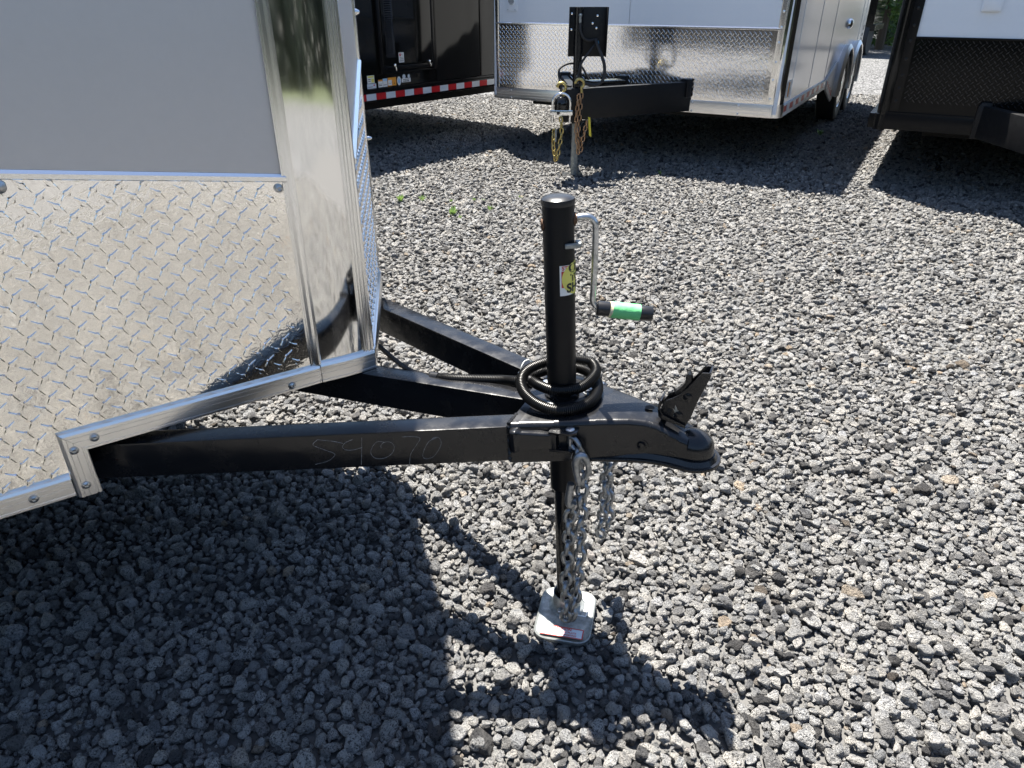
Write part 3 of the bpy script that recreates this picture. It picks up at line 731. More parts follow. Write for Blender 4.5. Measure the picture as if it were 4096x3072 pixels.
# chalk number on the near frame tube
def chalk():
    p = Vector((-.455,-.5025)); q = Vector((.40,-.1375)); d = (q-p).normalized(); nn = Vector((d.y, -d.x))
    dd = ex*d.x+ey*d.y; on = ex*nn.x+ey*nn.y
    # s: distance along the tube from the coupler end, measured backwards
    O_ = TF(q.x, q.y, 0)
    def P_(s_, z): return O_-dd*s_+ez*z+on*.0003
    G = {'5': [[(.020,.060), (.004,.056), (-.004,.054)][::-1][0:0]]}
    strokes = [  # in (px along, px down) of the photo digits, mapped on the tube's side
        [(378,1352),(300,1335),(190,1322)], [(190,1322),(150,1365),(230,1405),(290,1430),(298,1450),(250,1490),(200,1508),(135,1525)],
        [(455,1322),(400,1345),(372,1375),(378,1400),(420,1408),(470,1400),(520,1385)], [(527,1308),(512,1400),(487,1530)],
        [(700,1345),(640,1340),(590,1390),(578,1440),(610,1475),(680,1470),(740,1430),(762,1380),(740,1345),(690,1345),(660,1375),(665,1390)],
        [(830,1303),(900,1300),(965,1312),(930,1370),(880,1440),(860,1520)],
        [(1090,1310),(1030,1340),(985,1410),(970,1460),(995,1478),(1050,1460),(1100,1400),(1122,1350),(1110,1310),(1075,1308),(1050,1325)]]
    m = MB()
    for st_ in strokes:
        pts = []
        for x, y in st_:
            # tube side in that crop: x 0..1700 -> s .42...0.005 ; top edge y = 1300-.044x(ish), bottom 1580-.05x
            t = x/1690; s_ = .462*(1-t)-.010*math.sin(math.pi*t)*0; topy = 1303-72*t; boty = 1575-82*t
            pts.append(P_(s_*.89+.004, -.002-.073*(y-topy)/(boty-topy)))
        pts = catmull(pts, .0015)
        rad = [.00030*(.3+1.1*abs(noise.noise(p_*260))+.3*(noise.noise(p_*50)+.5)) for p_ in pts]
        m.tube(pts, .0004, 4, True, False, [max(.00008, r_) for r_ in rad])
    m.build('chalk_number', 'chalk', near)
chalk()
# underbody wire loop going from the nose to the jack is the conduit (below)
# ------------------------------------------------------------------ wiring conduit
cz_ = lambda x, y, h: None
def up_pt(u_, v_, h):      # a point at height h over the tongue's top plane, from tongue-plane coordinates
    return TF(u_, v_, h)
import itertools
def px_to_tongue(u_, v_, h):
    f = 2840.; p = R(28.9); x = (u_-2048)/f; y = -(v_-1536)/f
    ray = Vector((x, math.cos(p)+y*math.sin(p), -math.sin(p)+y*math.cos(p))); Cc = Vector((0,0,1.25)); o = TF.o+ez*h
    t = (o-Cc).dot(ez)/ray.dot(ez); return Cc+ray*t
cp = [((1400,1310),-.06), ((1470,1345),-.055), ((1580,1440),-.025), ((1660,1490),-.008), ((1780,1512),-.002), ((1900,1518),.000), ((2010,1520),.004), ((2075,1522),.010), ((2130,1500),.016), ((2184,1482),.018), ((2250,1470),.020), ((2320,1474),.022), ((2372,1502),.020), ((2392,1550),.018), ((2368,1602),.017), ((2300,1634),.016), ((2220,1640),.018), ((2145,1614),.024), ((2098,1572),.034), ((2084,1524),.046), ((2112,1480),.056), ((2180,1450),.062), ((2250,1436),.062), ((2320,1438),.058), ((2368,1452),.052), ((2382,1492),.044), ((2340,1540),.036), ((2280,1560),.034), ((2210,1560),.036), ((2155,1540),.040), ((2128,1524),.042)]
pth = [px_to_tongue(q[0], q[1], h) for q, h in cp]
dense = catmull(pth, .0015); total = 0; arcs = [0]
for a, b in zip(dense, dense[1:]): total += (b-a).length; arcs.append(total)
# resample evenly, ridge pitch 3 mm, 4 samples each
def resample(path, arcs, step):
    out = []; k = 0; s_ = 0
    while s_ < arcs[-1]:
        while arcs[k+1] < s_: k += 1
        t = (s_-arcs[k])/max(1e-9, arcs[k+1]-arcs[k]); out.append(path[k].lerp(path[k+1], t)); s_ += step
    return out
rs = resample(dense, arcs, .0036/4); rad = []
for i in range(len(rs)):
    frac = i/len(rs); base = .0056 if frac < .36 else .0106
    base = base+(.0050*max(0, min(1, (frac-.33)/.03)) if frac < .36 else 0)
    rad.append(base*(1.0, 1.0, .80, .80)[i % 4])
m = MB(); m.tube(rs, .008, 12, True, False, rad)
cond = m.build('wiring_conduit', 'conduit'); tag(cond, 'black corrugated wiring conduit coiled round the near jack post', 'conduit')
m = MB(); e0 = rs[-1]; e1 = rs[-6]; m.tube([e1, e0, e0+(e0-e1).normalized()*.010], .0084, 12); m.build('end_cap', 'black_plastic', cond)
m = MB(); k_ = int(len(rs)*.345); m.tube([rs[k_-12], rs[k_+8]], .0098, 14); m.build('sleeve', 'black_plastic', cond)
# breakaway cable loop with ferrule
lp = [px_to_tongue(*q) for q in ((2083,1502,.020), (2085,1470,.035), (2100,1445,.042), (2120,1442,.042), (2124,1470,.030), (2118,1500,.015))]
m = MB(); m.tube(catmull(lp, .003), .0016, 8); cab = m.build('breakaway_cable', 'galvanised'); tag(cab, 'thin silver cable loop standing beside the conduit coil', 'cable')
m = MB(); m.lathe(px_to_tongue(2085,1496,.020), ez, [(.003,-.006), (.0062,-.004), (.0068,0), (.0062,.004), (.003,.006)], 16); m.build('ferrule', 'zinc_handle', cab)

# ------------------------------------------------------------------ chains
def link_mesh(L, Wd, r_, mat):
    m = MB(); pts = []; hl = L/2-Wd/2; rr_ = Wd/2-r_
    for k in range(9): q = -math.pi/2+math.pi*k/8; pts.append(Vector((hl+rr_*math.cos(q), rr_*math.sin(q), 0)))
    for k in range(9): q = math.pi/2+math.pi*k/8; pts.append(Vector((-hl+rr_*math.cos(q), rr_*math.sin(q), 0)))
    m.tube(pts, r_, 10, False, True)
    me = bpy.data.meshes.new('link'); me.from_pydata(m.v, [], m.f); me.materials.append(MATS[mat])
    for p in me.polygons: p.use_smooth = True
    return me
def chain(root, path, me, pitch, twist0=0, jit=.12, name='link'):
    P_ = [Vector(p) for p in path]; d = catmull(P_, pitch/12); arcs = [0]
    for a, b in zip(d, d[1:]): arcs.append(arcs[-1]+(b-a).length)
    pts = resample(d, arcs, pitch); off = parent_off(root)
    for i in range(len(pts)-1):
        a, b = pts[i], pts[i+1]; x = (b-a).normalized(); mid = (a+b)/2
        ref = Vector((0,-1,0)) if abs(x.y) < .9 else Vector((0,0,1))
        y = ref.cross(x).normalized(); z = x.cross(y)
        q = twist0+(math.pi/2)*(i % 2)+random.uniform(-jit, jit)
        y2 = y*math.cos(q)+z*math.sin(q); z2 = x.cross(y2)
        M = Matrix((x, y2, z2)).transposed().to_4x4(); M.translation = mid-off
        o = bpy.data.objects.new(name, me); sc.collection.objects.link(o); o.parent = root; o.matrix_local = M
def px_y(u_, v_, y0):      # a point in the upright plane y = y0
    f = 2840.; p = R(28.9); x = (u_-2048)/f; y = -(v_-1536)/f
    ray = Vector((x, math.cos(p)+y*math.sin(p), -math.sin(p)+y*math.cos(p))); return Vector((0,0,1.25))+ray*(y0/ray.y)
lk = link_mesh(.0360, .0275, .0046, 'chain_steel')
yN = pinN.y-.004
nc = thing('safety_chain', pinN, 'grey steel safety chain doubled up with its hook, reaching down to the foot plate', 'chain', 'safety chains of the near trailer')
c2 = lambda x, y: (1900+.6027*x, 1600+.6027*y)
pa = [pinN+Vector((0,0,.004))]+[px_y(*c2(x, y), yN+dy) for x, y, dy in [(665,290,-.004), (715,400,-.008), (735,500,-.010), (705,620,-.012), (715,740,-.014), (690,860,-.014), (705,960,-.016), (690,1080,-.018), (685,1180,-.018), (672,1290,-.020), (650,1390,-.022), (622,1462,-.024)]]
chain(nc, pa, lk, .0262, .5)
pb = [px_y(*c2(x, y), yN+dy) for x, y, dy in [(600,1465,-.026), (612,1380,-.026), (606,1280,-.028), (600,1190,-.026), (622,1090,-.024), (606,1000,-.022), (628,900,-.022), (618,820,-.022), (648,720,-.020), (672,600,-.020)]]
chain(nc, pb, lk, .0262, -.3)
# hook: forged, on the short strand
hp = [px_y(*c2(x, y), yN-.030) for x, y in [(690,560), (672,470), (668,410), (690,372), (725,375), (745,415), (750,470), (735,520)]]
m = MB(); hd = catmull(hp, .003); nh = len(hd); m.tube(hd, .006, 12, True, False, [.0046+.0026*math.sin(math.pi*min(1, i/nh*1.25)) for i in range(nh)]); m.build('hook', 'chain_steel', nc)
m = MB(); m.tube(catmull([px_y(*c2(x, y), yN-.034) for x, y in [(637,555), (628,600), (620,650), (622,690), (640,700), (655,680)]], .003), .0068, 12); m.build('hook_shank', 'chain_steel', nc)
yF = pinF.y
fcn = thing('safety_chain', pinF, 'grey steel safety chain hanging free behind the coupler, the farther one', 'chain', 'safety chains of the near trailer')
pa = [pinF+Vector((0,0,.002))]+[px_y(*c2(x, y), yF+.01) for x, y in [(860,300), (868,400), (880,500), (890,600), (885,700), (892,790), (870,880), (850,900)]]
chain(fcn, pa, lk, .0262, .5)
pa = [px_y(*c2(x, y), yF-.006) for x, y in [(845,910), (825,860), (850,770), (845,690), (870,600), (858,520), (905,430), (915,330)]]
chain(fcn, pa, lk, .0262, -.4)

# ------------------------------------------------------------------ WHITE TRAILER (middle background)
wd = Vector((math.cos(R(60.4)), math.sin(R(60.4)), 0)); we = Vector((math.cos(R(149.4+1)), math.sin(R(149.4+1)), 0)); we = Vector((-wd.y, wd.x, 0))
WC = Vector((2.0, 5.645, 0))
FW = Fr(WC, we, -wd, UP)       # front wall: x to the left, y outward, z up
SW = Fr(WC, wd, -we, UP)       # side wall: x back, y outward
wt = thing('enclosed_trailer', WC, 'white trailer with bright diamond plate front and tandem wheels, behind the jack', 'trailer')
HW = 2.22; WW = 2.50; LW = 4.75
m = MB()
prof = [(0,.44), (LW,.44), (LW,HW), (.40,HW), (.15,HW-.10), (.012,HW-.30)]
m.prism([FW(.02, -a-.0, z) for a, z in prof], we*(WW-.04)); m.build('body', 'white_panel', wt)
def front_panel(z0, z1, a0, a1, name, mat, thick=.006, parent=None):
    m = MB(); m.prism([FW(a0, 0, z0), FW(a1, 0, z0), FW(a1, 0, z1), FW(a0, 0, z1)], -wd*thick); return m.build(name, mat, parent or wt)
front_panel(1.028, HW-.31, .10, 1.238, 'front_panel', 'white_panel', .005); front_panel(1.028, HW-.31, 1.242, WW-.08, 'front_panel', 'white_panel', .005)
wdp = front_panel(.508, 1.010, .085, WW-.05, 'diamond_plate', 'diamond_plate_far', .007)
lg = lugs(Fr(FW(0,.0072,0), we, -wd, UP), .13, WW-.07, .515, 1.0, lambda x, z: True, h=.0045, seg=False, L=.0172); orient(lg, -wd); lg.build('raised_tread', 'diamond_plate_far', wdp, kind='stuff')
m = MB(); strip(m, FW, .07, WW-.05, lambda s_: 1.016, [(0,.013), (.004,.013), (.014,.004), (.014,-.004), (.006,-.007), (0,-.007)]); m.build('trim_strip', 'trim_aluminium', wt)
m = MB(); m.prism([FW(a, 0, .415) for a in (.05, WW-.05)]+[FW(WW-.05, .014, .415), FW(.05, .014, .415)], UP*.092); m.build('bottom_rail', 'rail_aluminium', wt, .003)
for k in range(3):
    m = MB(); fbox(m, FW, .05, WW-.05, .014, .0165, .437+.022*k, .440+.022*k); m.build('rail_rib', 'rail_aluminium', wt)
# rounded corner posts
def corner_post(F, ox, rad, z0, z1, mat, parent, side=1, name='corner_post'):
    m = MB(); out = []; 
    for k in range(13):
        q = R(90*k/12); out.append((rad-rad*math.sin(q), -rad+rad*math.cos(q)))
    zs_ = (z0, z1); n_ = len(out)
    vs = [F(ox+side*a, b, z) for z in zs_ for a, b in out]; inn = [F(ox+side*(a+.006), b-.006, z) for z in zs_ for a, b in out]
    m.add(vs+inn, [(i, i+1, i+1+n_, i+n_) for i in range(n_-1)]+[(i+2*n_, i+3*n_, i+1+3*n_, i+1+2*n_) for i in range(n_-1)]+[(0, n_, 3*n_, 2*n_), (n_-1, 3*n_-1, 4*n_-1, 2*n_-1)], True)
    return m.build(name, mat, parent)
corner_post(FW, -.012, .07, .508, HW-.30, 'mirror_aluminium', wt); corner_post(FW, WW+.012, .07, .508, HW-.30, 'black_panel', wt, -1)
corner_post(FW, -.018, .075, .415, .508, 'rail_aluminium', wt, 1, 'rail_corner'); corner_post(FW, WW+.018, .075, .415, .508, 'rail_aluminium', wt, -1, 'rail_corner')
m = MB(); fbox(m, FW, .055, .098, .0, .010, .508, HW-.31); m.build('corner_flange', 'trim_aluminium', wt, .002)
m = MB(); fbox(m, FW, WW-.075, WW-.05, .0, .010, .508, HW-.31); m.build('corner_flange', 'trim_aluminium', wt, .002)
for z in (.55, .68, .80, .93, 1.03, 1.13, 1.22): screw(FW(.078, .010, z), -wd, wt, .007, 'chrome', 'rivet')
for a, z in [(.30,.49), (.30,.43), (.66,.49), (.66,.43), (2.30,.49), (2.30,.43)]: screw(FW(a, .0165, z), -wd, wt, .006, 'chrome', 'rivet')
# vent
m = MB(); m.rings([rrect(Fr(FW(2.30,.005,1.17), we, UP, -wd), .052, .062, .012, 0), rrect(Fr(FW(2.30,.005,1.17), we, UP, -wd), .052, .062, .012, .006)], True, False); vent = m.build('vent', 'white_plastic', wt, .001)
m = MB(); m.lathe(FW(2.30,.011,1.185), -wd, [(.036,0), (.034,.004), (.028,.005), (.0001,.005)], 28); vd = m.build('vent_disc', 'white_plastic', vent)
for k in range(6):
    hw_ = math.sqrt(max(0, .027**2-(.009*(k-2.5))**2)); m = MB(); fbox(m, FW, 2.30-hw_, 2.30+hw_, .016, .0175, 1.185+.009*(k-2.5)-.002, 1.185+.009*(k-2.5)+.002); m.build('vent_slot', 'dark_gap', vd)
for a, z in ((2.265,1.12), (2.335,1.12)): screw(FW(a, .011, z), -wd, vent, .004, 'zinc_handle')
# side wall
m = MB(); m.prism([SW(.07, 0, .50), SW(LW, 0, .50), SW(LW, 0, HW-.02), SW(.07, 0, HW-.02)], we*.006); m.build('side_panel', 'white_panel', wt)
for s_ in (.35, 1.20, 2.05, 4.2, 4.5): m = MB(); fbox(m, SW, s_, s_+.012, 0, .003, .52, HW-.03); m.build('seam_strip', 'white_panel', wt)
m = MB(); m.prism([SW(.06, 0, .415), SW(2.15, 0, .415), SW(2.15, 0, .502), SW(.06, 0, .502)], -we*.012); m.build('side_rail', 'white_plastic', wt, .002)
m = MB(); m.prism([SW(4.25, 0, .415), SW(LW, 0, .415), SW(LW, 0, .502), SW(4.25, 0, .502)], -we*.012); m.build('side_rail', 'white_plastic', wt, .002)
k = 0; s_ = .10
while s_ < 2.0:
    m = MB(); fbox(m, SW, s_, s_+.115, .012, .0135, .446, .490); m.build('reflector_block', 'red_tape' if k % 2 == 0 else 'silver_tape', wt); s_ += .125; k += 1
for s_ in (4.30, 4.43, 4.56): m = MB(); fbox(m, SW, s_, s_+.06, .012, .0135, .446, .490); m.build('reflector_block', 'red_tape', wt)
m = MB(); fbox(m, SW, .17, .30, .001, .004, .54, .66); dcl = m.build('decal', 'sticker_white', wt)
m = MB(); fbox(m, SW, .20, .24, .0042, .005, .55, .65); m.build('logo_mark', 'sticker_orange', dcl)
def wheel(F, s_, parent, z=.345, rad=.345, mat='alloy_rim', y0=-.14):
    c_ = F(s_, y0, z); ax = F.y
    m = MB(); m.lathe(c_, ax, [(rad*.62,-.09), (rad*.90,-.10), (rad*.985,-.088), (rad,-.07), (rad,.07), (rad*.985,.088), (rad*.90,.10), (rad*.66,.092), (rad*.62,.08)], 48); t_ = m.build('tyre', 'rubber', parent)
    m = MB(); m.lathe(c_, ax, [(rad*.62,.085), (rad*.60,.092), (rad*.57,.070), (rad*.50,.045), (rad*.28,.055), (rad*.17,.062), (rad*.16,.085), (rad*.10,.095), (.0001,.098)], 40); m.build('rim', mat, t_)
    for k in range(5):
        q = 2*math.pi*k/5; d_ = (F.x*math.cos(q)+UP*math.sin(q)); m = MB(); m.lathe(c_+d_*rad*.40, ax, [(rad*.085,.053), (.0001,.0535)], 14); m.build('rim_hole', 'dark_gap', t_)
    return t_
def flare(F, s_, parent, r0=.40, r1=.475, z=.345, mat='flare_aluminium', q0=-8, q1=188):
    m = MB(); rs_ = []
    for k in range(25):
        q = R(q0+(q1-q0)*k/24); c_, s__ = math.cos(q), math.sin(q)
        rs_.append([F(s_+r0*c_, 0, z+r0*s__), F(s_+r0*c_, .075, z+r0*s__), F(s_+(r0+.012)*c_, .082, z+(r0+.012)*s__), F(s_+(r0+.05)*c_, .055, z+(r0+.05)*s__), F(s_+r1*c_, .012, z+r1*s__), F(s_+r1*c_, 0, z+r1*s__)])
    m.rings(rs_, True, True); return m.build('fender_flare', mat, parent)
for s_ in (3.15, 3.98): flare(SW, s_, wt, .375, .415); wheel(SW, s_, wt, y0=-.045)
m = MB(); m.prism([SW(2.15, 0, .415), SW(2.70, 0, .24), SW(2.80, 0, .26), SW(2.80, 0, .62), SW(2.66, 0, .62), SW(2.15, 0, .502)], -we*.016); m.build('fender_apron', 'white_plastic', wt, .003)
for k in range(4): m = MB(); q = k*.125; m.prism([SW(2.20+q, .017, .440-q*.31), SW(2.27+q, .017, .418-q*.31), SW(2.27+q, .017, .470-q*.31), SW(2.20+q, .017, .486-q*.31)], -we*.001); m.build('reflector_block', 'red_tape', wt)
# dark wheel wells
m = MB(); fbox(m, SW, 2.80, 4.35, -.34, -.25, .20, .70); m.build('wheel_well', 'dark_gap', wt)
# side door latch and lettering
m = MB(); m.lathe(SW(3.12, 0, .96), -we, [(.05,0), (.048,.02), (.03,.035), (.0001,.04)], 20); m.build('door_latch', 'chrome', wt)
for k, (w_, h_) in enumerate([(.055,.05), (.055,.035), (.055,.04), (.055,.03), (.055,.05)]):
    m = MB(); fbox(m, SW, 4.52, 4.52+w_*2.2, .001, .003, .60+k*.062, .60+k*.062+h_); m.build('lettering_block', 'sticker_text', wt)
m = MB(); fbox(m, SW, .4, LW-.2, -WW+.2, -.4, .33, .43); m.build('chassis', 'black_matte', wt)
# tongue of the white trailer
JW = Vector((.455, 5.53, 0)); TH = .215; ZB = .425
def wbeam(p, wth=.055, z0=ZB, z1=ZB+TH):
    a = Vector((p.x, p.y, 0)); d = (JW-a); L_ = d.length-.04; d.normalize(); n_ = Vector((-d.y, d.x, 0))*wth/2
    m = MB(); m.prism([a-n_+UP*z0, a+n_+UP*z0, a+n_+d*L_+UP*z0, a-n_+d*L_+UP*z0], UP*(z1-z0)); m.build('frame_beam', 'black_matte', wt, .006)
    m = MB(); m.prism([a-n_*1.5+UP*(z1-.11)+d*.01, a+n_*1.5+UP*(z1-.11)+d*.01, a+n_*1.5+UP*(z1-.11)+d*.06, a-n_*1.5+UP*(z1-.11)+d*.06], UP*.13); m.build('beam_bracket', 'black_matte', wt, .006)
wbeam(FW(.70, .0)); wbeam(FW(1.25, .0)); wbeam(FW(1.80, .0))
m = MB(); m.box(JW+Vector((-.09,-.05,ZB-.01)), (.15,0,0), (0,.10,0), (0,0,TH+.01)); m.build('tongue_head', 'black_matte', wt, .006)
m = MB(); m.lathe(JW+Vector((.02,.05,.395)), (-.008,0,1), [(.032,0), (.032,.45), (.030,.765)], 24); 
jk = m.build('jack', 'black_paint', wt)
m = MB(); m.lathe(JW+Vector((.022,.05,.02)), (-.008,0,1), [(.026,0), (.026,.42)], 24); m.build('inner_tube', 'galvanised', jk)
m = MB(); m.box(JW+Vector((-.07,-.02,.004)), (.19,0,0), (0,.15,0), (0,0,.014)); m.build('foot_plate', 'black_matte', jk, .004)
# battery/controller bracket: folded channel plate behind the post
yb = 5.60
m = MB(); m.box((.404,yb,.845), (.265,0,0), (0,.005,0), (0,0,.315)); brk = m.build('bracket_plate', 'black_matte', wt, .001)
m = MB(); m.box((.664,yb-.055,.845), (.006,0,0), (0,.058,0), (0,0,.315)); m.build('bracket_flange', 'black_matte', brk, .001)
m = MB(); m.box((.400,yb-.03,.845), (.005,0,0), (0,.03,0), (0,0,.315)); m.build('bracket_flange', 'black_matte', brk, .001)
for z in [.98, 1.005, 1.03, 1.055, 1.08]:
    m = MB(); m.box((.414,yb-.002,z), (.012,0,0), (0,.001,0), (0,0,.009)); m.build('slot', 'dark_gap', brk)
    m = MB(); m.box((.612,yb-.002,z), (.018,0,0), (0,.001,0), (0,0,.009)); m.build('slot', 'dark_gap', brk)
for x, z in [(.418,1.118), (.418,1.018), (.598,1.105), (.566,1.058), (.594,1.028)]:
    m = MB(); m.lathe((x,yb,z), (0,-1,0), [(.0075,0), (.0075,.006), (.0001,.008)], 12); m.build('bolt', 'chrome', brk)
m = MB(); m.lathe((.605,yb-.015,.935), (0,0,1), [(.011,-.012), (.013,0), (.008,.014)], 12); m.build('wire_connector', 'blue_cap', brk)
# coupler with U lock
cc = JW+Vector((-.105,-.14,.560))
m = MB(); m.box(cc+Vector((-.038,.02,-.05)), (.076,0,0), (0,.16,0), (0,0,.075)); cw = m.build('coupler', 'black_matte', wt, .008)
m = MB(); rg = []
for k in range(9): q = R(90*k/8); rg.append((.048*math.cos(q)+.0005, .058*math.sin(q)))
m.lathe(cc+Vector((0,0,-.012)), (0,0,1), [(.048,-.035)]+rg, 28); m.build('ball_socket', 'black_gloss', cw)
lk2 = thing('coupler_lock', cc, 'chrome U shaped hitch lock clamped over the white trailer coupler', 'lock')
m = MB(); m.tube([cc+Vector((-.062,-.035,-.13)), cc+Vector((-.062,-.035,-.02))]+[cc+Vector((.062*math.cos(q), -.035, .005+.062*math.sin(q))) for q in (R(180-15*k) for k in range(13))]+[cc+Vector((.062,-.035,-.02)), cc+Vector((.062,-.035,-.13))], .0085, 14); m.build('shackle', 'chrome', lk2)
m = MB(); m.box(cc+Vector((-.080,-.055,-.078)), (.160,0,0), (0,.04,0), (0,0,.034)); m.build('lock_bar', 'chrome', lk2, .004)
m = MB(); m.lathe(cc+Vector((-.022,-.056,-.061)), (0,-1,0), [(.012,0), (.012,.003), (.0001,.004)], 16); m.build('key_hole', 'black_plastic', lk2)
# chain hooks over the head and chains
lkY = link_mesh(.049, .033, .0052, 'yellow_zinc'); lkR = link_mesh(.049, .033, .0052, 'rusty_zinc')
def hook(root, c_, mat):
    m = MB(); pts = [c_+Vector((.030*math.cos(q), 0, .030*math.sin(q))) for q in (R(-60+24*k) for k in range(11))]; pts = [c_+Vector((.018,0,-.06))]+pts
    m.tube(catmull(pts, .006), .010, 12, True, False); m.build('hook', mat, root)
yc = thing('safety_chain', cc+Vector((.0,-.03,-.1)), 'yellow zinc safety chain hanging below the hitch lock of the white trailer', 'chain', 'safety chains of the white trailer')
q_ = cc+Vector((-.005,-.06,-.085)); chain(yc, [q_, q_+Vector((.012,0,-.10)), q_+Vector((-.002,0,-.20)), q_+Vector((-.016,.0,-.315))], lkY, .038, .4); chain(yc, [q_+Vector((-.026,.01,-.31)), q_+Vector((-.046,.01,-.2)), q_+Vector((-.042,.01,-.07))], lkY, .038, .7)
m = MB(); m.lathe(q_+Vector((-.030,.0,-.085)), (0,0,-1), [(.006,0), (.008,.01), (.007,.085), (.0001,.09)], 10); m.build('hook_shank', 'galvanised', yc)
hook(yc, cc+Vector((.00,.02,.10)), 'yellow_zinc')
rc = thing('safety_chain', JW+Vector((.02,-.08,.66)), 'rusty brown safety chain hooked over the head and looping beside the silver jack leg', 'chain', 'safety chains of the white trailer')
h0 = JW+Vector((.025,-.08,.68)); hook(rc, h0, 'yellow_zinc')
chain(rc, [h0+Vector((.0,0,-.07)), h0+Vector((-.012,0,-.20)), h0+Vector((-.010,0,-.32)), h0+Vector((.004,0,-.42)), h0+Vector((.016,0,-.50))], lkR, .038, .5)
chain(rc, [h0+Vector((.018,.01,-.06)), h0+Vector((.012,.01,-.20)), h0+Vector((.008,.01,-.33)), h0+Vector((.024,.01,-.46))], lkR, .038, .2)
chain(rc, [h0+Vector((.028,0,-.47)), h0+Vector((.045,0,-.36)), h0+Vector((.062,0,-.27)), h0+Vector((.066,0,-.22))], lkR, .038, .2)
tg = MB(); tg.prism([JW+Vector(p) for p in ((.098,-.07,.455), (.115,-.07,.450), (.130,-.07,.315), (.112,-.07,.325))], (0,.0015,0)); tag(tg.build('warning_tag', 'tag_yellow'), 'yellow strap tag hanging beside the rusty chain', 'tag')
# hoses
def hose(pts, r_, label, mat='rubber'):
    m = MB(); m.tube(catmull([Vector(p) for p in pts], .01), r_, 10); return tag(m.build('hose', mat), label, 'hose', 'hoses on the white trailer tongue')
hose([(.475,yb-.05,1.10), (.478,yb-.06,1.02), (.50,yb-.06,.97), (.54,yb-.04,.95), (.585,yb-.02,.955)], .0085, 'short black hose curving from the post top into the slotted bracket')
hose([(.595,yb-.02,.955), (.60,yb-.05,.93), (.655,yb-.09,.80), (.65,yb-.10,.70), (.60,yb-.10,.665), (.52,yb-.10,.675), (.49,yb-.09,.66)], .0115, 'thick black hose drooping from the bracket to the tongue, right of the post')
hose([(.595,yb-.02,.93), (.54,yb-.06,.87), (.49,yb-.08,.80), (.475,yb-.08,.72), (.470,yb-.08,.68)], .008, 'black hose slanting from the bracket down to the silver fitting')
hose([(.56,yb+.0,.69), (.50,yb+.02,.78), (.42,yb+.0,.80), (.345,yb-.04,.77), (.34,yb-.06,.71), (.37,yb-.09,.67), (.43,yb-.10,.655)], .008, 'thin black hose looping round behind the post')
for z in (1.09, .70):
    m = MB(); m.lathe((.475,yb-.055,z), (0,0,1), [(.008,-.028), (.0095,-.02), (.0095,.01), (.012,.012), (.012,.024), (.006,.03)], 12); m.build('hose_fitting', 'galvanised', wt)
m = MB(); m.box((.60,5.72,.645), (.26,.09,0), (-.05,.12,0), (0,0,.022)); m.build('step_plate', 'black_gloss', wt, .004)

# ------------------------------------------------------------------ BLACK TRAILER (left background)
bd = Vector((math.cos(R(50.4)), math.sin(R(50.4)), 0)); bn = Vector((bd.y, -bd.x, 0))
B0 = Vector((-1.22, 6.31, 0)); BF = Fr(B0, bd, bn, UP)
bt = thing('enclosed_trailer', B0, 'glossy black trailer with louvred compartment door and red white reflector strip', 'trailer')
m = MB(); m.prism([BF(-1.25, -.010, .46), BF(2.05, -.010, .46), BF(2.05, -2.6, .46), BF(-1.25, -2.6, .46)], UP*1.62); m.build('body', 'black_panel', bt)
for a0, a1 in [(-1.25,.848), (.852,1.447), (1.451,2.05)]:
    m = MB(); nx, nz = 14, 12; vs = [BF(a0+(a1-a0)*i/nx, .002*noise.noise(Vector((i*.5+a0*9, j*.4, 3)))*1.5-.001, .545+(2.07-.545)*j/nz) for j in range(nz+1) for i in range(nx+1)]
    m.add(vs, [(j*(nx+1)+i, j*(nx+1)+i+1, (j+1)*(nx+1)+i+1, (j+1)*(nx+1)+i) for j in range(nz) for i in range(nx)], True); m.build('side_panel', 'black_panel', bt)
m = MB(); fbox(m, BF, -1.25, 2.05, .0, .014, .441, .520); m.build('side_rail', 'black_trim', bt, .003)
m = MB(); fbox(m, BF, -1.25, 2.05, .0, .020, .520, .543); m.build('rail_lip', 'black_trim', bt, .004)
for s_ in (.850, 1.449): m = MB(); fbox(m, BF, s_-.008, s_+.008, .001, .005, 55e-2, 2.07); m.build('seam_strip', 'black_trim', bt)
s_ = -.43; k = 0
while s_ < 2.0:
    m = MB(); fbox(m, BF, s_+.001, s_+.107, .0145, .0155, .456, .506); m.build('reflector_block', 'silver_tape' if k % 2 == 0 else 'red_tape', bt); s_ += .108; k += 1
# compartment door
dr = MB(); fbox(dr, BF, .215, .775, .008, .030, .715, 1.46); door = dr.build('door', 'black_panel', bt, .006)
for a0, a1, z0, z1 in [(.175,.212,.655,1.5), (.778,.815,.655,1.5), (.212,.778,.668,.706)]:
    m = MB(); fbox(m, BF, a0, a1, .004, .028, z0, z1); m.build('door_frame', 'black_trim', bt, .005)
m = MB(); fbox(m, BF, .17, .83, .003, .012, .642, .660); m.build('drip_rail', 'black_trim', bt, .003)
m = MB(); fbox(m, BF, .245, .345, .0302, .0312, .77, 1.36); lp_ = m.build('louvre_panel', 'black_gloss', door)
for k in range(34):
    z = .800+k*.0165; m = MB(); m.prism([BF(.258, .0312, z), BF(.258, .0312, z+.010), BF(.258, .0400, z)], bd*.070); m.build('louvre', 'black_trim', lp_)
m = MB(); fbox(m, BF, .378, .436, .0302, .0308, .727, .804); ds = m.build('sticker', 'sticker_white', door)
m = MB(); fbox(m, BF, .384, .402, .0309, .0312, .775, .797); m.build('sticker_mark', 'sticker_red', ds)
m = MB(); text_on(m, 'E', .020, lambda x, y: BF(.415+x, .0313, .786+y), .0008)
for z in (.765, .753, .743, .735): m.add([BF(.385, .0313, z), BF(.430, .0313, z), BF(.430, .0313, z+.004), BF(.385, .0313, z+.004)], [(0,1,2,3)])
m.build('sticker_print', 'sticker_text', ds)
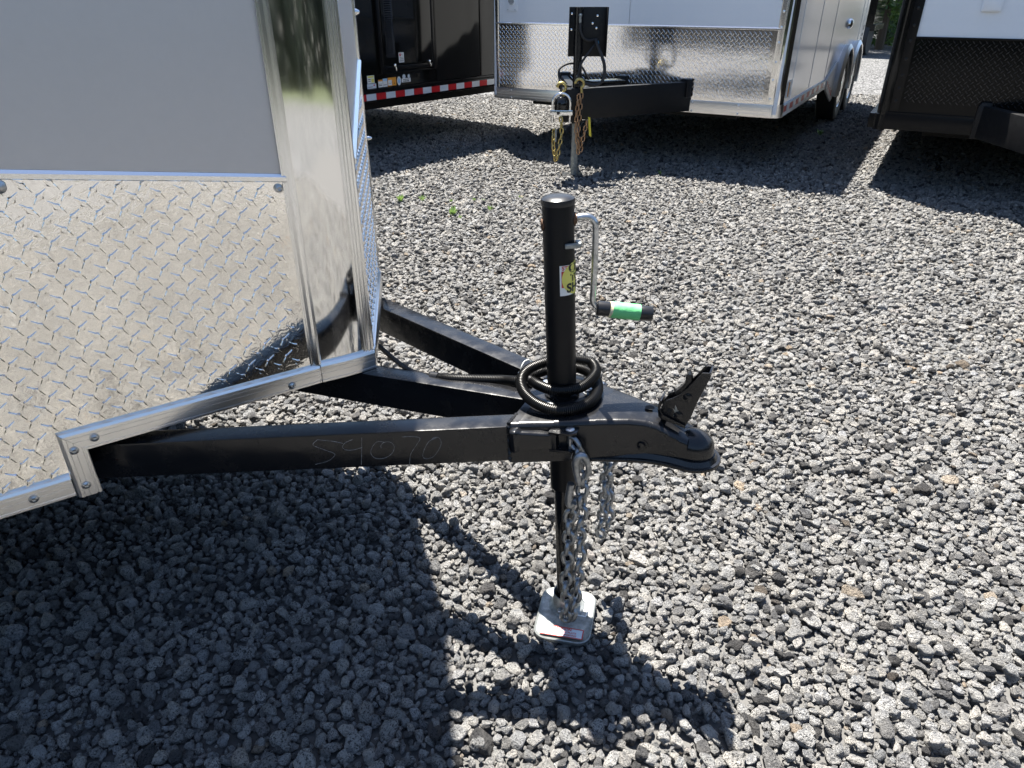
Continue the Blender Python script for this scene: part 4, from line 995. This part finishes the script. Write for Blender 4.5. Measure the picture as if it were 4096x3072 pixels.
for a, z in ((.326,.705), (.734,.712)):
    m = MB(); m.lathe(BF(a, .030, z+.005), bn, [(.012,0), (.011,.006), (.0001,.011)], 16); m.tube(catmull([BF(a, .036, z), BF(a+.006, .040, z-.018), BF(a+.012, .036, z-.035)], .006), .0038, 8); m.build('latch', 'chrome', bt)
def stick(a0, a1, z0, z1, mat, marks=(), txt=None):
    m = MB(); fbox(m, BF, a0, a1, .004, .0052, z0, z1); o = m.build('sticker', mat, bt)
    for (b0, b1, c0, c1, mm) in marks: m = MB(); fbox(m, BF, a0+(a1-a0)*b0, a0+(a1-a0)*b1, .0053, .0058, z0+(z1-z0)*c0, z0+(z1-z0)*c1); m.build('sticker_mark', mm, o)
    return o
stick(.036, .112, .586, .646, 'sticker_white', [(.08,.92,.72,.95,'sticker_yellow'), (.55,.95,.1,.6,'sticker_yellow'), (.1,.45,.45,.55,'sticker_text'), (.1,.45,.25,.32,'sticker_text')])
stick(.030, .127, .546, .583, 'silver_tape', [(.7,.85,.5,.8,'sticker_red'), (.1,.6,.3,.4,'sticker_text')])
stick(.152, .200, .548, .606, 'sticker_white', [(.0,1,.80,1,'sticker_orange'), (.1,.8,.2,.28,'sticker_text'), (.1,.8,.4,.45,'sticker_text')])
stick(.203, .252, .548, .612, 'sticker_white', [(.0,1,.72,1,'sticker_blue'), (.1,.8,.2,.26,'sticker_text')])
stick(.256, .305, .548, .615, 'sticker_orange', [(.08,.92,.1,.72,'sticker_white'), (.2,.8,.3,.36,'sticker_text')])
stick(.307, .352, .550, .615, 'sticker_orange', [(.45,.6,.2,.35,'sticker_text')])
m = MB(); bb = Fr(BF(.385, .004, .582), bd, UP, bn); m.rings([[bb(.022*math.cos(q), .035*math.sin(q), z) for q in (2*math.pi*j/28 for j in range(28))] for z in (0, .0012)], True, False); o_ = m.build('sticker', 'sticker_white', bt)
m = MB(); m.rings([[bb(.014*math.cos(q), .022*math.sin(q), z) for q in (2*math.pi*j/20 for j in range(20))] for z in (.0014, .0017)], True, False); m.build('sticker_mark', 'sticker_blue', o_)
o_ = stick(.415, .520, .566, .598, 'sticker_white', [(.15,.85,.62,.78,'sticker_text'), (.18,.30,.15,.42,'sticker_text'), (.34,.48,.15,.42,'sticker_text'), (.52,.66,.15,.42,'sticker_text'), (.70,.82,.15,.42,'sticker_text')])
m = MB(); m.lathe(BF(.445, .004, .612), bn, [(.018,0), (.018,.001), (.0001,.0012)], 20); m.lathe(BF(.500, .004, .612), bn, [(.014,0), (.014,.001), (.0001,.0012)], 20); m.build('sticker', 'silver_tape', bt)
m = MB(); fbox(m, BF, -1.2, 2.0, -2.5, -.26, .34, .455); m.build('chassis', 'dark_gap', bt)
for s_ in (-.75,): wheel(Fr(BF(0,-.02,0), bd, bn, UP), s_, bt, .33, .33, 'black_trim', -.12)

# ------------------------------------------------------------------ BLACK AND WHITE TRAILER (right)
KC = Vector((2.54, 5.23, 0)); KF = Fr(KC, -we, -wd, UP); KS = Fr(KC, wd, we, UP)
kt = thing('enclosed_trailer', KC, 'trailer with white upper and black diamond plate lower front, at the right edge', 'trailer')
HK = 2.20
m = MB(); m.prism([KF(.02, -a, z) for a, z in [(.008,.43), (4.4,.43), (4.4,HK), (.30,HK), (.10,HK-.1), (.008,HK-.4)]], -we*2.4); m.build('body', 'black_panel', kt)
m = MB(); m.prism([KF(.12, 0, .992), KF(2.3, 0, .992), KF(2.3, 0, HK-.4), KF(.12, 0, HK-.4)], wd*.006); m.build('front_panel', 'white_panel', kt)
m = MB(); m.prism([KF(.10, 0, .50), KF(2.35, 0, .50), KF(2.35, 0, .985), KF(.10, 0, .985)], wd*.007); kdp = m.build('diamond_plate', 'diamond_plate_black', kt)
lg = lugs(Fr(KF(0,.0005,0), -we, -wd, UP), .13, 1.35, .59, .975, lambda x, z: True, h=.0045, seg=False, L=.0172); orient(lg, -wd); lg.build('raised_tread', 'tread_black', kdp, kind='stuff')
m = MB(); fbox(m, KF, .10, 2.35, 0, .008, .984, .996); m.build('trim_strip', 'black_trim', kt, .002)
m = MB(); fbox(m, KF, .05, 2.35, 0, .015, .415, .520); m.build('bottom_rail', 'black_trim', kt, .004)
m = MB(); fbox(m, KF, .05, 2.35, .0, .019, .520, .530); m.build('rail_lip', 'black_trim', kt, .002)
corner_post(KF, -.010, .075, .510, HK-.38, 'black_panel', kt); corner_post(KF, -.020, .080, .405, .505, 'black_trim', kt, 1, 'rail_corner')
m = MB(); fbox(m, KF, .068, .125, 0, .010, .53, HK-.4); m.build('corner_flange', 'black_trim', kt, .003)
for z in (.60, .68, .76, .86, .97, 1.06, 1.16, 1.25): screw(KF(.096, .010, z), -wd, kt, .008, 'black_panel', 'rivet')
m = MB(); m.rings([rrect(Fr(KF(.50,0,1.20), -we, UP, -wd), .055, .058, .010, 0), rrect(Fr(KF(.50,0,1.20), -we, UP, -wd), .055, .058, .010, .018), rrect(Fr(KF(.50,0,1.20), -we, UP, -wd), .045, .048, .008, .024)], True, False); m.build('outlet_cover', 'white_plastic', kt, .001)
m = MB(); a = KF(.62, .0, 0); d = (Vector((3.05, 3.7, 0))-a).normalized(); n_ = Vector((-d.y, d.x, 0))*.032
m.prism([a-n_+UP*.405, a+n_+UP*.405, a+n_+d*1.4+UP*.405, a-n_+d*1.4+UP*.405], UP*.20); m.build('frame_beam', 'black_matte', kt, .008)
m = MB(); m.prism([KF(.585, .016, .40), KF(.66, .016, .40), KF(.66, .016, .625), KF(.60, .016, .625), KF(.585, .016, .60)], -wd*.04); m.build('beam_bracket', 'black_matte', kt, .006)
m = MB(); a2 = KF(1.25, .0, 0); d2 = (Vector((3.45, 3.55, 0))-a2).normalized(); n2 = Vector((-d2.y, d2.x, 0))*.03; m.prism([a2-n2+UP*.405, a2+n2+UP*.405, a2+n2+d2*1.3+UP*.405, a2-n2+d2*1.3+UP*.405], UP*.2); m.build('frame_beam', 'black_matte', kt, .006)
for s_ in (3.1, 3.9): wheel(Fr(KS(0,-.03,0), wd, we, UP), s_, kt, .345, .345, 'black_trim', -.30)
m = MB(); fbox(m, KS, .1, 4.3, -.01, .055, .405, .50); m.build('side_rail', 'black_trim', kt, .003)  # unseen protruding rail, added to shift the edge of this trailer's cast shadow
m = MB(); fbox(m, KS, .4, 4.2, -2.2, -.3, .33, .428); m.build('chassis', 'dark_gap', kt)

# ------------------------------------------------------------------ far dark trailer between the two
ft = thing('enclosed_trailer', (7.6, 17.6, 0), 'dark trailer far behind, seen in the gap beside the trees', 'trailer')
m = MB(); m.prism([(5.9,18.9,.62), (7.95,17.5,.62), (8.65,18.6,.62), (6.6,20.0,.62)], UP*2.0); m.build('body', 'black_panel', ft)
m = MB(); m.prism([(5.9,18.88,.50), (7.98,17.46,.50), (8.70,18.6,.50), (8.6,18.62,.50)], UP*.12); m.build('bumper', 'black_trim', ft)
for c_ in ((7.55,17.95), (6.2,18.9)):
    m = MB(); m.lathe((c_[0], c_[1], .33), (.82,-.57,0), [(.2,-.09), (.31,-.1), (.33,-.07), (.33,.07), (.31,.1), (.2,.09)], 28); m.build('tyre', 'rubber', ft)
m = MB(); m.lathe((7.95,17.75,.33), (.82,-.57,0), [(.2,-.09), (.31,-.1), (.33,-.07), (.33,.07), (.31,.1), (.2,.09)], 28); m.build('tyre', 'rubber', ft)

# ------------------------------------------------------------------ trees behind
def leaf_cloud(mb, c_, rad, n_, size, squash=.8, hole=.35):
    c_ = Vector(c_); off = Vector((random.random()*90, 0, 0)); made = 0; tries = 0
    while made < n_ and tries < n_*6:
        tries += 1
        d = Vector((random.gauss(0,1), random.gauss(0,1), random.gauss(0,1))).normalized(); r_ = rad*random.random()**.45
        p = Vector((d.x*r_, d.y*r_, d.z*r_*squash))
        if noise.noise(p*(1.6/rad*1.2)+off) < hole-.5+.15: continue
        p += c_; a = Vector((random.gauss(0,1), random.gauss(0,1), random.gauss(0,1))).normalized(); b = a.orthogonal().normalized(); s_ = size*random.uniform(.6, 1.4)
        if p.z < .02: continue
        mb.add([p-a*s_, p+b*s_*.45, p+a*s_, p-b*s_*.45], [(0,1,2,3)]); made += 1
def tree(x, y, h, label, leaves=2600, size=.085, crown_lo=.3, rad=1.7, mat='leaf'):
    t = thing('tree', (x, y, 0), label, 'tree', 'trees seen between the white and black trailers')
    m = MB(); lean = random.uniform(-.3, .3); path = [(x+lean*k/5+random.uniform(-.06,.06), y+random.uniform(-.05,.05), h*.92*k/5) for k in range(6)]
    m.tube(catmull(path, .3), .1, 10, True, False, None) if False else None
    cpth = catmull([Vector(p) for p in path], .3); m.tube(cpth, .1, 9, True, False, [.11*(1-.8*i/len(cpth)) for i in range(len(cpth))])
    for k in range(7):
        i = int(len(cpth)*random.uniform(.2, .9)); s0 = cpth[min(i, len(cpth)-1)]; q = random.uniform(0, 6.28)
        e = s0+Vector((math.cos(q)*rad*.7, math.sin(q)*rad*.7, random.uniform(.2,.9))); m.tube(catmull([s0, s0.lerp(e, .5)+Vector((0,0,.15)), e], .2), .03, 6)
    m.build('trunk', 'bark', t)
    c = MB()
    for k in range(9):
        z = h*(crown_lo+(1-crown_lo)*(k+.5)/9); f = 1-abs((k-3.5)/7.5); leaf_cloud(c, (x+random.uniform(-.6,.6)*rad*.7, y+random.uniform(-.5,.5)*rad, z), rad*.65*f+.25, leaves//9, size)
    c.build('crown', mat, t)
tree(9.15, 19.6, 6.0, 'slim bright green tree nearest the black trailer corner', 5200, .075, .04, 1.35)
tree(10.2, 21.3, 8.5, 'taller green tree behind the slim one in the gap', 5200, .09, .05, 1.9)
tree(8.5, 22.2, 9.0, 'dark leafy tree rising behind the far dark trailer', 5200, .10, .05, 2.2, 'dark_leaf')
c = MB()
for k in range(10): leaf_cloud(c, (6.2+k*.75, 21.5+random.uniform(-.6,.8), .55), .9, 520, .06, .8)
tag(c.build('undergrowth', 'dark_leaf'), 'dark undergrowth along the far edge of the gravel', 'undergrowth', kind='stuff')
# the wood across the yard behind the camera and to the right, seen in the polished metal
c = MB(); random.seed(21)
for k in range(120):
    q = R(-150+172*k/119); d_ = 9.9+random.uniform(-.4,2.6); hh = random.uniform(1.2,1.8)
    mm_ = Vector((d_*math.cos(q), d_*math.sin(q), 0)); prof_ = [(.0001, 0), (1.7, .0), (1.9, .8), (1.75, 1.9), (.8, hh*1.1+1.0), (.0001, hh*1.1+1.4)]
    c.lathe(mm_+mm_.normalized()*.9, (0,0,1), prof_, 10, False)
    for zc in (hh*.2, hh*1.1): leaf_cloud(c, (d_*math.cos(q), d_*math.sin(q), zc), 1.5, 1100, .10, .85, .02)
wood = c.build('wood', 'wood_leaf'); tag(wood, 'dark wood across the yard, reflected in the polished nose cap', 'wood', kind='stuff')
m = MB(); ring0 = [(7.7*math.cos(R(q)), 7.7*math.sin(R(q)), -.008) for q in range(-150, 16, 5)]; ring1 = [(26*math.cos(R(q)), 26*math.sin(R(q)), -.004) for q in range(-150, 16, 5)]; n_ = len(ring0)
m.add(ring0+ring1, [(i, i+1, i+1+n_, i+n_) for i in range(n_-1)]); gs = m.build('grass_verge', 'grass'); gs['kind'] = 'structure'

# ------------------------------------------------------------------ weeds in the gravel
def weed(x, y, h, label, n_=9):
    m = MB()
    for k in range(n_):
        q = random.uniform(0, 6.28); L = h*.8*random.uniform(.45, 1); o = Vector((x+random.uniform(-.01,.01), y+random.uniform(-.01,.01), .008)); dirr = Vector((math.cos(q), math.sin(q), 0)); sd_ = Vector((-math.sin(q), math.cos(q), 0))*L*.16
        mid = o+dirr*L*.25+UP*L*.55; tip = o+dirr*L*.55+UP*L*.85
        m.add([o, mid+sd_, tip, mid-sd_], [(0,1,2),(0,2,3)])
    tag(m.build('weed', 'weed_leaf'), label, 'weed', 'weeds sprouting in the gravel')
random.seed(5)
for x, y, h, lab, n_ in [
    (-.376,4.459,.085,'largest bright weed tuft in the gravel, nearest the foreground of the weed patch',14),
    (-.748,4.789,.075,'bright weed tuft closest to the nose of the silver trailer',14),
    (-.61,4.824,.06,'slender weed standing second from the silver trailer nose',9),
    (-.414,4.789,.03,'tiny seedling just behind the largest weed tuft',9),
    (-.255,4.824,.035,'low seedling in the middle of the weed patch, behind and right of the tuft',9),
    (-.195,4.824,.03,'smallest seedling right beside the low middle one',7),
    (-.142,4.586,.06,'right hand weed of the patch, standing apart in bright gravel',9),
    (-.324,4.382,.045,'short weed touching the foot of the largest tuft',9),
    (.06,4.9,.03,'seedling left of the silver jack leg of the white trailer',8)]: weed(x, y, h, lab, n_)
weed(1.147, 5.608, .06, 'green weed at the front edge of the white trailer shadow')
weed(3.05, 7.35, .10, 'weed in the shade beside the white trailer wheels', 14)
